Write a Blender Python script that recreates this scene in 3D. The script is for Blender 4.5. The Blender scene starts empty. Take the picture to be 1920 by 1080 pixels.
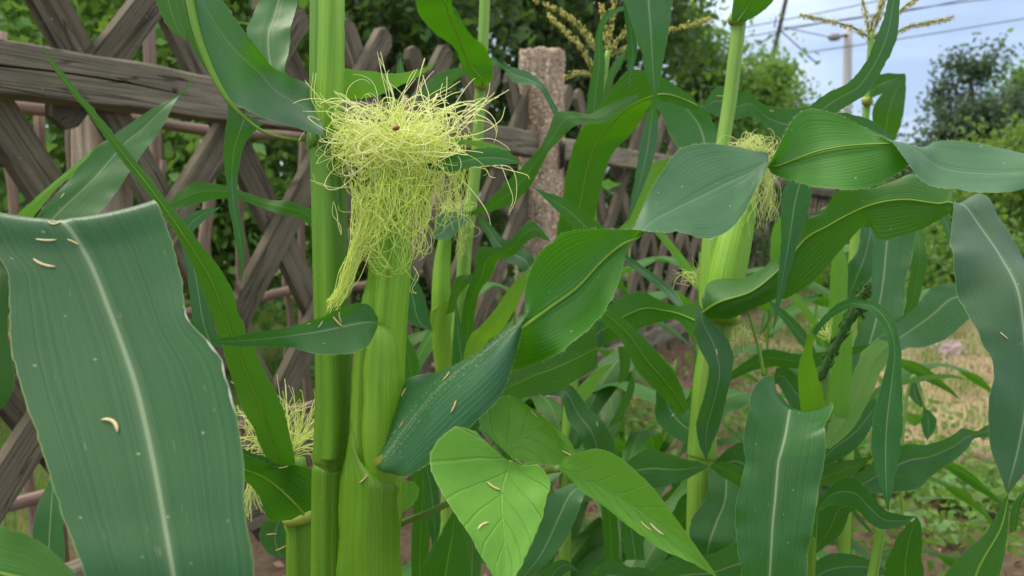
import bpy, bmesh, math, random
import numpy as np
from mathutils import Vector, Matrix
from mathutils.bvhtree import BVHTree
random.seed(7); rng = np.random.default_rng(7)
S = bpy.context.scene; COL = S.collection
R = math.radians
# ------------------------------------------------------------------ camera
F = 1493.0; PITCH = math.atan(154 / F); CAMZ = 1.0
cp, sp = math.cos(PITCH), math.sin(PITCH)
cam = bpy.data.cameras.new('camera'); camo = bpy.data.objects.new('camera', cam); COL.objects.link(camo)
cam.sensor_width = 36; cam.lens = 36 * F / 1920; cam.clip_start = .02; cam.clip_end = 400
camo.location = (0, 0, CAMZ); camo.rotation_euler = (math.pi / 2 - PITCH, 0, 0)
cam.dof.use_dof = True; cam.dof.focus_distance = .63; cam.dof.aperture_fstop = 9.5
S.camera = camo
# ------------------------------------------------------------------ sky
SUN_EL, SUN_ROT = R(56), R(288)
w = bpy.data.worlds.new('World'); S.world = w; w.use_nodes = True
nt = w.node_tree; nt.nodes.clear()
def wn(t, **k):
    n = nt.nodes.new(t)
    for a, b in k.items(): setattr(n, a, b)
    return n
out = wn('ShaderNodeOutputWorld'); bg = wn('ShaderNodeBackground'); bg.inputs['Strength'].default_value = .1
sky = wn('ShaderNodeTexSky', sky_type='NISHITA', sun_disc=False); sky.sun_elevation = SUN_EL; sky.sun_rotation = SUN_ROT
sky.air_density = 1.2; sky.dust_density = 2.5
tc = wn('ShaderNodeTexCoord'); mp = wn('ShaderNodeMapping'); mp.inputs['Scale'].default_value = (1.2, 1.2, 5.0); mp.inputs['Rotation'].default_value = (R(4), R(9), 0)
nz = wn('ShaderNodeTexNoise'); nz.inputs['Scale'].default_value = 2.1; nz.inputs['Detail'].default_value = 5; nz.inputs['Roughness'].default_value = .5
cr = wn('ShaderNodeValToRGB')
cr.color_ramp.elements[0].position = .36; cr.color_ramp.elements[0].color = (3.6, 4.7, 6.8, 1)
cr.color_ramp.elements[1].position = .66; cr.color_ramp.elements[1].color = (7.1, 8.2, 9.9, 1)
mx = wn('ShaderNodeMix', data_type='RGBA'); mx.inputs[0].default_value = .85
L = nt.links.new
L(tc.outputs['Generated'], mp.inputs[0]); L(mp.outputs[0], nz.inputs['Vector']); L(nz.outputs['Fac'], cr.inputs[0])
L(sky.outputs[0], mx.inputs[6]); L(cr.outputs[0], mx.inputs[7]); 
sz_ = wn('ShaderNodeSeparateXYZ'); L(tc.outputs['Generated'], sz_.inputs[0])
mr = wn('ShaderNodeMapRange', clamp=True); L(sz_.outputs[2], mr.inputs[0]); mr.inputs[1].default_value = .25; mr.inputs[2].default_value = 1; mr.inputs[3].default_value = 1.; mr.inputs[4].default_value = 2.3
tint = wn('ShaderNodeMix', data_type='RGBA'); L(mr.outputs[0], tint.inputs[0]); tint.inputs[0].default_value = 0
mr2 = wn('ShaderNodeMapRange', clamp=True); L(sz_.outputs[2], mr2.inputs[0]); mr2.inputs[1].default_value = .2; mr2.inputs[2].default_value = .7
L(mr2.outputs[0], tint.inputs[0]); tint.inputs[6].default_value = (1, 1, 1, 1); tint.inputs[7].default_value = (1.36, 1.06, .80, 1)  # warm tint added to the unseen upper sky to balance the blue light
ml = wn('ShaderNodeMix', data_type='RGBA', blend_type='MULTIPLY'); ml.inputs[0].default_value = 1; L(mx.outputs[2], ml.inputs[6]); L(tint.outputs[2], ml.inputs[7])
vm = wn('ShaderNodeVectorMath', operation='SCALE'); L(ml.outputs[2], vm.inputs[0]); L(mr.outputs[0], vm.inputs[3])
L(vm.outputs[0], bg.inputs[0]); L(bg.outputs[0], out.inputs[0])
# ------------------------------------------------------------------ sun
sl = bpy.data.lights.new('sun', 'SUN'); so = bpy.data.objects.new('sun', sl); COL.objects.link(so)
sl.energy = 1.5; sl.angle = R(25); sl.color = (1, .93, .8)
sd = Vector((math.sin(SUN_ROT) * math.cos(SUN_EL), math.cos(SUN_ROT) * math.cos(SUN_EL), math.sin(SUN_EL)))
so.rotation_euler = sd.to_track_quat('Z', 'Y').to_euler()
vs = S.view_settings; vs.view_transform = 'Standard'; vs.look = 'None'; vs.gamma = 1; vs.use_curve_mapping = False
vs.exposure = .6
S.cycles.max_bounces = 12; S.cycles.diffuse_bounces = 8; S.cycles.transmission_bounces = 10; S.cycles.transparent_max_bounces = 8

# ================================================================== helpers
def P(x, y, d):
    a = (x - 960) / F * d; b = -(y - 540) / F * d
    return Vector((a, d * cp + b * sp, CAMZ - d * sp + b * cp))
def PN(a):                      # array (n,3) of px,py,depth -> world
    a = np.asarray(a, float); d = a[:, 2]
    X = (a[:, 0] - 960) / F * d; Bv = -(a[:, 1] - 540) / F * d
    return np.stack([X, d * cp + Bv * sp, CAMZ - d * sp + Bv * cp], 1)
def ground(x, y):               # where the ray through a pixel meets the ground
    r = P(x, y, 1) - Vector((0, 0, CAMZ)); k = -CAMZ / r.z
    return Vector((r.x * k, r.y * k, 0))
def empty(name, loc, label, cat, group=None):
    o = bpy.data.objects.new(name, None); COL.objects.link(o); o.location = loc; o.empty_display_size = .05
    o['label'] = label; o['category'] = cat
    if group: o['group'] = group
    return o
def origin(o):
    v = Vector((0, 0, 0))
    while o: v += o.location; o = o.parent
    return v
def mk(name, verts, faces, mat, parent=None, uv=None, smooth=True, kind=None):
    """mesh object from world-space vertices"""
    me = bpy.data.meshes.new(name)
    v = np.asarray(verts, float)
    if parent is not None: v = v - np.array(origin(parent))
    if isinstance(faces, np.ndarray):
        nf, k = faces.shape
        me.vertices.add(len(v)); me.vertices.foreach_set('co', v.astype(np.float32).ravel())
        me.loops.add(nf * k); me.loops.foreach_set('vertex_index', faces.astype(np.int32).ravel())
        me.polygons.add(nf); me.polygons.foreach_set('loop_start', np.arange(0, nf * k, k, dtype=np.int32))
        me.polygons.foreach_set('loop_total', np.full(nf, k, np.int32)) if False else None
        me.update(calc_edges=True)
    else:
        me.from_pydata([tuple(p) for p in v], [], [tuple(f) for f in faces]); me.update()
    if uv is not None:
        ul = me.uv_layers.new(name='UVMap')
        li = np.empty(len(me.loops), np.int32); me.loops.foreach_get('vertex_index', li)
        ul.data.foreach_set('uv', np.asarray(uv, np.float32)[li].ravel())
    if smooth: me.polygons.foreach_set('use_smooth', np.ones(len(me.polygons), bool))
    me.materials.append(mat)
    o = bpy.data.objects.new(name, me); COL.objects.link(o)
    if parent is not None: o.parent = parent
    if kind: o['kind'] = kind
    return o
def tag(o, label, cat, group=None):
    o['label'] = label; o['category'] = cat
    if group: o['group'] = group
    return o
def catmull(pts, n):
    p = np.asarray(pts, float); m = len(p)
    q = np.vstack([2 * p[0] - p[1], p, 2 * p[-1] - p[-2]])
    o = []
    for i in range(m - 1):
        a, b, c, d = q[i], q[i + 1], q[i + 2], q[i + 3]
        for t in np.linspace(0, 1, n, endpoint=False):
            o.append(.5 * (2 * b + (c - a) * t + (2 * a - 5 * b + 4 * c - d) * t * t + (3 * b - a - 3 * c + d) * t ** 3))
    o.append(p[-1]); return np.array(o)
def tube_arrays(path, rad, sides=8, cap=True, squash=None):
    path = np.asarray(path, float); n = len(path); rad = np.broadcast_to(np.asarray(rad, float), (n,))
    t = np.gradient(path, axis=0); t /= np.linalg.norm(t, axis=1)[:, None] + 1e-12
    ref = np.array([0, 0, 1.]) if abs(t[0][2]) < .8 else np.array([1., 0, 0])
    u = np.cross(t[0], ref); u /= np.linalg.norm(u)
    V = []; UV = []
    ang = np.arange(sides) * 2 * math.pi / sides
    acc = 0
    for i in range(n):
        u = u - t[i] * np.dot(u, t[i]); u /= np.linalg.norm(u) + 1e-12
        v = np.cross(t[i], u)
        if i: acc += np.linalg.norm(path[i] - path[i - 1])
        V.append(path[i] + rad[i] * (np.cos(ang)[:, None] * u + np.sin(ang)[:, None] * v))
        UV += [(k / sides, acc) for k in range(sides)]
    V = np.concatenate(V); f = []
    for i in range(n - 1):
        for k in range(sides):
            k2 = (k + 1) % sides
            f.append((i * sides + k, i * sides + k2, (i + 1) * sides + k2, (i + 1) * sides + k))
    if cap:
        f.append(tuple(range(sides))[::-1]); f.append(tuple((n - 1) * sides + k for k in range(sides)))
    return V, f, UV
def tube(name, path, rad, mat, parent, sides=8, cap=True):
    V, f, uv = tube_arrays(path, rad, sides, cap)
    return mk(name, V, f, mat, parent, uv=uv)

# ================================================================== materials
def newmat(name):
    m = bpy.data.materials.new(name); m.use_nodes = True; m.node_tree.nodes.clear()
    return m, m.node_tree
class NT:
    def __init__(s, m): s.t = m.node_tree
    def n(s, typ, ins=None, **k):
        nd = s.t.nodes.new(typ)
        for a, b in k.items(): setattr(nd, a, b)
        if ins:
            for key, val in ins.items():
                i = nd.inputs[key]
                if hasattr(val, 'is_output'): s.t.links.new(val, i)
                else: i.default_value = val
        return nd
    def math(s, op, a, b=0., c=None, clamp=False):
        d = {0: a, 1: b}
        if c is not None: d[2] = c
        return s.n('ShaderNodeMath', d, operation=op, use_clamp=clamp).outputs[0]
    def mix(s, f, a, b, mode='MIX'):
        return s.n('ShaderNodeMix', {0: f, 6: a, 7: b}, data_type='RGBA', blend_type=mode).outputs[2]
    def noise(s, vec, scale, detail=2., rough=.5):
        return s.n('ShaderNodeTexNoise', {'Vector': vec, 'Scale': scale, 'Detail': detail, 'Roughness': rough}).outputs['Fac']
    def ramp(s, f, lo, hi):
        return s.n('ShaderNodeMapRange', {0: f, 1: lo, 2: hi, 3: 0., 4: 1.}, clamp=True).outputs[0]
def c4(*a): return (a[0], a[1], a[2], 1)

def leaf_material(name, top, top2, under, under2, trans=.22, spec=.5, rough=.40, veinN=22, midrib=(.40, .52, .30), blemish=0.0, mids=1., vl=.2, transcol=(.13, .46, .006)):
    m, t = newmat(name); N = NT(m)
    uv = N.n('ShaderNodeUVMap', uv_map='UVMap').outputs[0]
    sx = N.n('ShaderNodeSeparateXYZ', {0: uv}); u, v = sx.outputs[0], sx.outputs[1]
    oi = N.n('ShaderNodeObjectInfo').outputs['Random']
    geo = N.n('ShaderNodeNewGeometry'); back = geo.outputs['Backfacing']
    au = N.math('ABSOLUTE', N.math('SUBTRACT', u, .5))
    off = N.math('MULTIPLY', oi, 37.0)
    cf = N.n('ShaderNodeCombineXYZ', {0: N.math('MULTIPLY', u, 150.), 1: N.math('MULTIPLY', v, 3.), 2: off}).outputs[0]
    fine = N.noise(cf, 1., 2.)
    cm = N.n('ShaderNodeCombineXYZ', {0: N.math('MULTIPLY', u, 42.), 1: N.math('MULTIPLY', v, 2.), 2: off}).outputs[0]
    med = N.noise(cm, 1., 1.)
    cb = N.n('ShaderNodeCombineXYZ', {0: N.math('MULTIPLY', u, 2.5), 1: N.math('MULTIPLY', v, 22.), 2: off}).outputs[0]
    blot = N.noise(cb, 1., 3.)
    # regular parallel veins
    sv = N.math('SINE', N.math('MULTIPLY', N.math('ADD', u, N.math('ADD', N.math('MULTIPLY', blot, .012), N.math('MULTIPLY', N.noise(N.n('ShaderNodeCombineXYZ', {0: N.math('MULTIPLY', u, 14.), 1: N.math('MULTIPLY', v, .8), 2: off}).outputs[0], 1., 1.), .05))), 2 * math.pi * veinN))
    vein = N.ramp(sv, .90, 1.)
    wide = N.math('MULTIPLY_ADD', sv, .5, .5)
    # colours
    ct = N.mix(N.math('MULTIPLY_ADD', N.ramp(fine, .28, .72), .62, N.math('MULTIPLY', N.ramp(blot, .25, .75), .45)), c4(*top), c4(*top2))
    ct = N.mix(N.math('MULTIPLY', vein, vl), ct, c4(.17, .32, .16))
    cu = N.mix(N.math('MULTIPLY_ADD', med, .4, N.math('MULTIPLY', blot, .45)), c4(*under), c4(*under2))
    cu = N.mix(N.math('MULTIPLY', vein, .6), cu, c4(.17, .36, .06))
    mid = N.math('SUBTRACT', 1., N.ramp(au, .007, .020))
    midw = N.math('MULTIPLY', N.math('SUBTRACT', 1., N.ramp(au, .015, .06)), .45)
    ct = N.mix(N.math('MAXIMUM', N.math('MULTIPLY', mid, .72 * mids), N.math('MULTIPLY', midw, .3 * mids)), ct, c4(*midrib))
    cu = N.mix(N.math('MULTIPLY', mid, .6), cu, c4(.18, .36, .03))
    col = N.mix(back, ct, cu)
    edge = N.ramp(au, .4925, .4985)
    col = N.mix(N.math('MULTIPLY', edge, .55), col, c4(.34, .46, .16))
    # specks of dust and pollen, small pale scars
    cs = N.n('ShaderNodeCombineXYZ', {0: N.math('MULTIPLY', u, .075), 1: v, 2: off}).outputs[0]
    vo = N.n('ShaderNodeTexVoronoi', {'Vector': cs, 'Scale': 150.})
    dot = N.math('SUBTRACT', 1., N.ramp(vo.outputs['Distance'], .05, .14))
    pick = N.math('GREATER_THAN', N.n('ShaderNodeSeparateXYZ', {0: vo.outputs['Color']}).outputs[0], .86)
    dot = N.math('MULTIPLY', dot, pick)
    col = N.mix(N.math('MULTIPLY', dot, .55), col, c4(.5, .55, .35))
    scr = N.noise(N.n('ShaderNodeCombineXYZ', {0: N.math('MULTIPLY', u, 30.), 1: N.math('MULTIPLY', v, 45.), 2: off}).outputs[0], 1., 3., .6)
    col = N.mix(N.math('MULTIPLY', N.ramp(scr, .70, .76), .4), col, c4(.36, .40, .2))
    if blemish:
        bl = N.noise(N.n('ShaderNodeVectorMath', {0: cs, 3: 30.}, operation='SCALE').outputs[0], 1.6, 4., .65)
        bf = N.math('MULTIPLY', N.ramp(bl, .64, .68), blemish)
        col = N.mix(bf, col, c4(.5, .5, .16))
    hs = N.n('ShaderNodeHueSaturation', {'Hue': N.math('MULTIPLY_ADD', oi, .012, .494), 'Saturation': N.math('MULTIPLY_ADD', N.math('FRACT', off), .16, .92), 'Value': N.math('MULTIPLY_ADD', N.math('FRACT', N.math('MULTIPLY', oi, 91.)), .3, .85), 'Color': col}).outputs[0]
    # relief
    h = N.math('ADD', N.math('MULTIPLY', fine, .30), N.math('MULTIPLY', N.math('MULTIPLY_ADD', back, .07, .025), wide))
    h = N.math('ADD', h, N.math('MULTIPLY', med, .22)); h = N.math('ADD', h, N.math('MULTIPLY', blot, .35))
    bump = N.n('ShaderNodeBump', {'Height': h, 'Strength': .42, 'Distance': .0011}).outputs[0]
    rg = N.math('MULTIPLY_ADD', fine, .16, rough - .08)
    pb = N.n('ShaderNodeBsdfPrincipled', {'Base Color': hs, 'Roughness': N.math('ADD', rg, N.math('MULTIPLY', back, .14)), 'Specular IOR Level': spec, 'Normal': bump})
    tl = N.n('ShaderNodeBsdfTranslucent', {'Color': N.mix(N.math('MULTIPLY', mid, .6), N.mix(N.math('MULTIPLY', wide, .3), c4(*transcol), c4(transcol[0] * .6, transcol[1] * .75, transcol[2] * .5)), c4(.3, .4, .1)), 'Normal': bump})
    ms = N.n('ShaderNodeMixShader', {0: trans, 1: pb.outputs[0], 2: tl.outputs[0]})
    o = N.n('ShaderNodeOutputMaterial', {0: ms.outputs[0]})
    return m
M_leaf = leaf_material('corn_leaf', (.011, .073, .014), (.032, .138, .030), (.011, .078, .003), (.026, .135, .005), spec=.36, rough=.36, mids=.6)
M_leafg = leaf_material('corn_leaf_waxy', (.012, .070, .022), (.034, .128, .043), (.012, .085, .003), (.028, .15, .005), rough=.34, spec=.40, mids=.75, vl=.12)
M_leafv = leaf_material('corn_leaf_veined', (.016, .078, .028), (.048, .152, .062), (.016, .10, .003), (.036, .17, .006), rough=.38, spec=.42, veinN=26, mids=.22, vl=.42)
M_leafs = leaf_material('corn_leaf_blemished', (.03, .10, .03), (.06, .17, .05), (.03, .13, .008), (.07, .22, .015), blemish=.9)
M_leafk = leaf_material('corn_leaf_white_rib', (.014, .078, .018), (.040, .145, .038), (.011, .078, .003), (.026, .135, .005), spec=.38, rough=.36)
M_leafy = leaf_material('young_corn_leaf', (.04, .13, .03), (.08, .20, .045), (.05, .20, .006), (.10, .30, .012), trans=.32, transcol=(.28, .62, .01))

def stalk_material(name, ca, cb, stripes=60, rough=.42, trans=.12):
    m, t = newmat(name); N = NT(m)
    uv = N.n('ShaderNodeUVMap', uv_map='UVMap').outputs[0]; sx = N.n('ShaderNodeSeparateXYZ', {0: uv})
    oi = N.n('ShaderNodeObjectInfo').outputs['Random']
    cf = N.n('ShaderNodeCombineXYZ', {0: N.math('MULTIPLY', sx.outputs[0], float(stripes)), 1: N.math('MULTIPLY', sx.outputs[1], 5.), 2: N.math('MULTIPLY', oi, 20.)}).outputs[0]
    fine = N.noise(cf, 1., 2.)
    cb2 = N.n('ShaderNodeCombineXYZ', {0: N.math('MULTIPLY', sx.outputs[0], 3.), 1: N.math('MULTIPLY', sx.outputs[1], 14.), 2: oi}).outputs[0]
    big = N.noise(cb2, 1., 3.)
    col = N.mix(N.math('ADD', N.math('MULTIPLY', N.ramp(fine, .3, .7), .6), N.math('MULTIPLY', N.ramp(big, .25, .75), .4)), c4(*ca), c4(*cb))
    col = N.mix(N.math('MULTIPLY', N.ramp(N.noise(cb2, 2.7, 4., .65), .62, .72), .3), col, c4(.20, .17, .03))
    sp_ = N.n('ShaderNodeTexVoronoi', {'Vector': N.n('ShaderNodeCombineXYZ', {0: N.math('MULTIPLY', sx.outputs[0], .09), 1: sx.outputs[1], 2: oi}).outputs[0], 'Scale': 210.})
    dot = N.math('MULTIPLY', N.math('SUBTRACT', 1., N.ramp(sp_.outputs['Distance'], .08, .2)), N.math('GREATER_THAN', N.n('ShaderNodeSeparateXYZ', {0: sp_.outputs['Color']}).outputs[0], .8))
    col = N.mix(N.math('MULTIPLY', dot, .35), col, c4(.5, .6, .3))
    bump = N.n('ShaderNodeBump', {'Height': N.math('ADD', fine, N.math('MULTIPLY', big, .6)), 'Strength': .7, 'Distance': .0011}).outputs[0]
    pb = N.n('ShaderNodeBsdfPrincipled', {'Base Color': col, 'Roughness': rough, 'Normal': bump})
    tl = N.n('ShaderNodeBsdfTranslucent', {'Color': c4(min(1, ca[0] * 3), min(1, ca[1] * 2.4), ca[2] * 2), 'Normal': bump})
    N.n('ShaderNodeOutputMaterial', {0: N.n('ShaderNodeMixShader', {0: trans, 1: pb.outputs[0], 2: tl.outputs[0]}).outputs[0]})
    return m
M_stalk = stalk_material('corn_stalk', (.072, .225, .005), (.18, .38, .018))
M_stalkp = stalk_material('corn_stalk_pale', (.14, .33, .03), (.27, .47, .06))
M_husk = stalk_material('corn_husk', (.11, .32, .008), (.34, .58, .045), stripes=90, trans=.22)
M_rib = stalk_material('leaf_midrib', (.12, .29, .015), (.22, .40, .03), stripes=8)
M_ribd = stalk_material('leaf_midrib_dark', (.05, .14, .015), (.09, .2, .02), stripes=8)
def simple(name, col, rough=.6, trans=0, tcol=None, spec=.5, var=.0):
    m, t = newmat(name); N = NT(m)
    c = c4(*col)
    if var:
        g = N.n('ShaderNodeNewGeometry').outputs['Random Per Island']
        c = N.n('ShaderNodeHueSaturation', {'Hue': N.math('MULTIPLY_ADD', g, var * .12, .5 - var * .06), 'Value': N.math('MULTIPLY_ADD', N.math('FRACT', N.math('MULTIPLY', g, 77.)), var * 2, 1 - var), 'Color': c}).outputs[0]
    pb = N.n('ShaderNodeBsdfPrincipled', {'Base Color': c, 'Roughness': rough, 'Specular IOR Level': spec})
    sh = pb.outputs[0]
    if trans:
        tl = N.n('ShaderNodeBsdfTranslucent', {'Color': c4(*(tcol or col))})
        sh = N.n('ShaderNodeMixShader', {0: trans, 1: sh, 2: tl.outputs[0]}).outputs[0]
    N.n('ShaderNodeOutputMaterial', {0: sh}); return m
M_silk = simple('corn_silk', (.84, .94, .35), .45, .55, (.92, .98, .33), var=.08)
M_silkt = simple('corn_silk_top', (.94, .98, .60), .42, .55, (.96, .99, .58), var=.06)  # whiter strands: highlights at the top of the silk put into the colour
M_silkp = simple('corn_silk_pale', (.80, .88, .42), .5, .5, (.88, .95, .42), var=.08)
M_anther = simple('anther', (.72, .56, .20), .55, .15, (.8, .6, .2))
M_antherp = simple('anther_pale', (.72, .62, .32), .55, .15, (.8, .66, .3))
M_tassel = simple('tassel', (.72, .68, .22), .6, .35, (.8, .75, .22), var=.15)
M_tasseld = simple('tassel_green', (.035, .11, .012), .8, .12, (.15, .3, .03), var=.12)
M_dry = simple('dried_margin', (.46, .48, .38), .8, .2, (.6, .6, .5), var=.1)
M_collar = simple('leaf_collar', (.36, .44, .06), .5, .2, (.5, .55, .08))
def bean_material(name, ca, cb, tcol):
    m, t = newmat(name); N = NT(m)
    uv = N.n('ShaderNodeUVMap', uv_map='UVMap').outputs[0]; sx = N.n('ShaderNodeSeparateXYZ', {0: uv})
    u, v = sx.outputs[0], sx.outputs[1]
    oi = N.n('ShaderNodeObjectInfo').outputs['Random']
    au = N.math('ABSOLUTE', N.math('SUBTRACT', u, .5))
    cs = N.n('ShaderNodeCombineXYZ', {0: N.math('MULTIPLY', u, .085), 1: v, 2: oi}).outputs[0]
    nz = N.noise(cs, 38., 3.)
    q = N.math('SUBTRACT', N.math('ADD', v, N.math('MULTIPLY', nz, .004)), N.math('MULTIPLY', N.math('POWER', au, .8), .055))
    fr = N.math('ABSOLUTE', N.math('SUBTRACT', N.math('FRACT', N.math('MULTIPLY', q, 62.)), .5))
    side = N.math('SUBTRACT', 1., N.ramp(fr, .02, .075))
    mid = N.math('SUBTRACT', 1., N.ramp(au, .004, .013))
    net = N.n('ShaderNodeTexVoronoi', {'Vector': cs, 'Scale': 260.}, feature='DISTANCE_TO_EDGE').outputs['Distance']
    netl = N.math('SUBTRACT', 1., N.ramp(net, .02, .09))
    col = N.mix(nz, c4(*ca), c4(*cb))
    col = N.mix(N.math('MULTIPLY', side, .16), col, c4(.26, .5, .10)); col = N.mix(N.math('MULTIPLY', mid, .5), col, c4(.32, .55, .13))
    edge = N.ramp(au, .488, .497); col = N.mix(N.math('MULTIPLY', edge, .5), col, c4(.4, .55, .2))
    h = N.math('SUBTRACT', N.math('MULTIPLY', nz, 1.2), N.math('ADD', N.math('MULTIPLY', side, .6), N.math('ADD', N.math('MULTIPLY', mid, .8), N.math('MULTIPLY', netl, .07))))
    bump = N.n('ShaderNodeBump', {'Height': h, 'Strength': .6, 'Distance': .0016}).outputs[0]
    pb = N.n('ShaderNodeBsdfPrincipled', {'Base Color': col, 'Roughness': .5, 'Normal': bump, 'Specular IOR Level': .28})
    tl = N.n('ShaderNodeBsdfTranslucent', {'Color': c4(*tcol), 'Normal': bump})
    N.n('ShaderNodeOutputMaterial', {0: N.n('ShaderNodeMixShader', {0: .22, 1: pb.outputs[0], 2: tl.outputs[0]}).outputs[0]})
    return m
M_bean = bean_material('bean_leaf', (.085, .27, .024), (.15, .37, .042), (.2, .55, .03))
M_beanstem = simple('bean_stem', (.16, .30, .05), .5, .1)
def wood_material(name, ca, cb, cl):
    m, t = newmat(name); N = NT(m)
    uv = N.n('ShaderNodeUVMap', uv_map='UVMap').outputs[0]
    oi = N.n('ShaderNodeObjectInfo').outputs['Random']
    sx = N.n('ShaderNodeSeparateXYZ', {0: uv})
    cg = N.n('ShaderNodeCombineXYZ', {0: N.math('MULTIPLY', sx.outputs[0], 210.), 1: N.math('MULTIPLY', sx.outputs[1], 5.), 2: N.math('MULTIPLY', oi, 50.)}).outputs[0]
    grain = N.noise(cg, 1., 4., .6)
    cb_ = N.n('ShaderNodeCombineXYZ', {0: N.math('MULTIPLY', sx.outputs[0], 9.), 1: N.math('MULTIPLY', sx.outputs[1], 4.), 2: N.math('MULTIPLY', oi, 31.)}).outputs[0]
    big = N.noise(cb_, 1., 4., .6)
    cl_ = N.n('ShaderNodeCombineXYZ', {0: N.math('MULTIPLY', sx.outputs[0], 60.), 1: N.math('MULTIPLY', sx.outputs[1], 60.), 2: N.math('MULTIPLY', oi, 31.)}).outputs[0]
    lich = N.ramp(N.noise(cl_, 1., 4., .7), .66, .72)
    col = N.mix(N.ramp(big, .3, .7), c4(*ca), c4(*cb))
    col = N.mix(N.math('MULTIPLY', N.ramp(grain, .42, .62), .55), col, c4(ca[0] * .45, ca[1] * .45, ca[2] * .45))
    ck = N.noise(N.n('ShaderNodeCombineXYZ', {0: N.math('MULTIPLY', sx.outputs[0], 32.), 1: N.math('MULTIPLY', sx.outputs[1], 1.6), 2: N.math('MULTIPLY', oi, 71.)}).outputs[0], 1., 2., .5)
    ck = N.math('SUBTRACT', 1., N.ramp(N.math('ABSOLUTE', N.math('SUBTRACT', ck, .53)), .004, .016))
    col = N.mix(N.math('MULTIPLY', ck, .7), col, c4(.02, .017, .012))
    col = N.mix(N.math('MULTIPLY', lich, .45), col, c4(*cl))
    hs = N.n('ShaderNodeHueSaturation', {'Value': N.math('MULTIPLY_ADD', oi, .4, .8), 'Color': col}).outputs[0]
    bump = N.n('ShaderNodeBump', {'Height': N.math('SUBTRACT', N.math('ADD', grain, N.math('MULTIPLY', big, .5)), ck), 'Strength': .7, 'Distance': .004}).outputs[0]
    pb = N.n('ShaderNodeBsdfPrincipled', {'Base Color': hs, 'Roughness': .85, 'Normal': bump, 'Specular IOR Level': .3})
    N.n('ShaderNodeOutputMaterial', {0: pb.outputs[0]}); return m
M_rail = wood_material('weathered_rail', (.15, .134, .092), (.30, .27, .19), (.5, .48, .4))
M_slat = wood_material('weathered_slat', (.088, .076, .047), (.21, .182, .122), (.42, .4, .32))
M_stick = wood_material('bark_stick', (.34, .235, .175), (.52, .41, .33), (.62, .56, .5))
M_trunk = wood_material('tree_bark', (.06, .048, .036), (.11, .09, .07), (.2, .2, .16))
def concrete_material():
    m, t = newmat('aggregate_concrete'); N = NT(m)
    co = N.n('ShaderNodeTexCoord').outputs['Object']
    v = N.n('ShaderNodeTexVoronoi', {'Vector': co, 'Scale': 105.})
    g = N.n('ShaderNodeSeparateXYZ', {0: v.outputs['Color']}).outputs[0]
    big = N.noise(co, 9., 4., .6)
    col = N.mix(N.ramp(g, .2, .9), c4(.22, .15, .09), c4(.56, .43, .30))
    col = N.mix(N.math('GREATER_THAN', g, .9), col, c4(.7, .62, .5))
    col = N.mix(N.ramp(big, .45, .75), col, c4(.38, .31, .23))
    st = N.noise(N.n('ShaderNodeMapping', {0: co, 3: (14., 14., 2.)}).outputs[0], 1., 3.)
    col = N.mix(N.math('MULTIPLY', N.ramp(st, .52, .72), .5), col, c4(.2, .165, .12))
    bump = N.n('ShaderNodeBump', {'Height': N.math('SUBTRACT', N.math('MULTIPLY', big, .6), v.outputs['Distance']), 'Strength': .9, 'Distance': .005}).outputs[0]
    pb = N.n('ShaderNodeBsdfPrincipled', {'Base Color': col, 'Roughness': .92, 'Normal': bump, 'Specular IOR Level': .25})
    N.n('ShaderNodeOutputMaterial', {0: pb.outputs[0]}); return m
M_conc = concrete_material()
M_metal = simple('rusty_metal', (.07, .06, .055), .5); M_metal.node_tree.nodes['Principled BSDF'].inputs['Metallic'].default_value = .6
def foliage(name, ca, tcol, var=.35, trans=.4):
    m, t = newmat(name); N = NT(m)
    g = N.n('ShaderNodeNewGeometry').outputs['Random Per Island']
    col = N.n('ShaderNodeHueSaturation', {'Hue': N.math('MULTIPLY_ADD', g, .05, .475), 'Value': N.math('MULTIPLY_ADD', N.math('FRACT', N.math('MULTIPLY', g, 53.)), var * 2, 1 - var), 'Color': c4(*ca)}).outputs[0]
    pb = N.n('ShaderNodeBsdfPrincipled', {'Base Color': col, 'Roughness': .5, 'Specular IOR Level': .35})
    tl = N.n('ShaderNodeBsdfTranslucent', {'Color': c4(*tcol)})
    N.n('ShaderNodeOutputMaterial', {0: N.n('ShaderNodeMixShader', {0: trans, 1: pb.outputs[0], 2: tl.outputs[0]}).outputs[0]})
    return m
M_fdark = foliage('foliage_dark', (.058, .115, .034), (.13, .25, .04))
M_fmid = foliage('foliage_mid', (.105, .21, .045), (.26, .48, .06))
M_fbright = foliage('foliage_bright', (.10, .19, .035), (.26, .45, .05))
M_fhaze = foliage('foliage_hazed', (.075, .125, .072), (.13, .22, .09))  # distance haze put into the leaf colour, paler and bluer
M_cover = foliage('ground_cover', (.11, .225, .045), (.26, .45, .06))
M_grass = foliage('grass', (.11, .24, .03), (.25, .45, .04))
M_straw = foliage('straw', (.42, .365, .21), (.44, .38, .21), var=.25, trans=.25)
M_redleaf = foliage('red_leaf', (.35, .06, .05), (.4, .08, .05))
M_litter = foliage('litter', (.26, .15, .095), (.1, .05, .03), var=.5, trans=.1)
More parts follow.
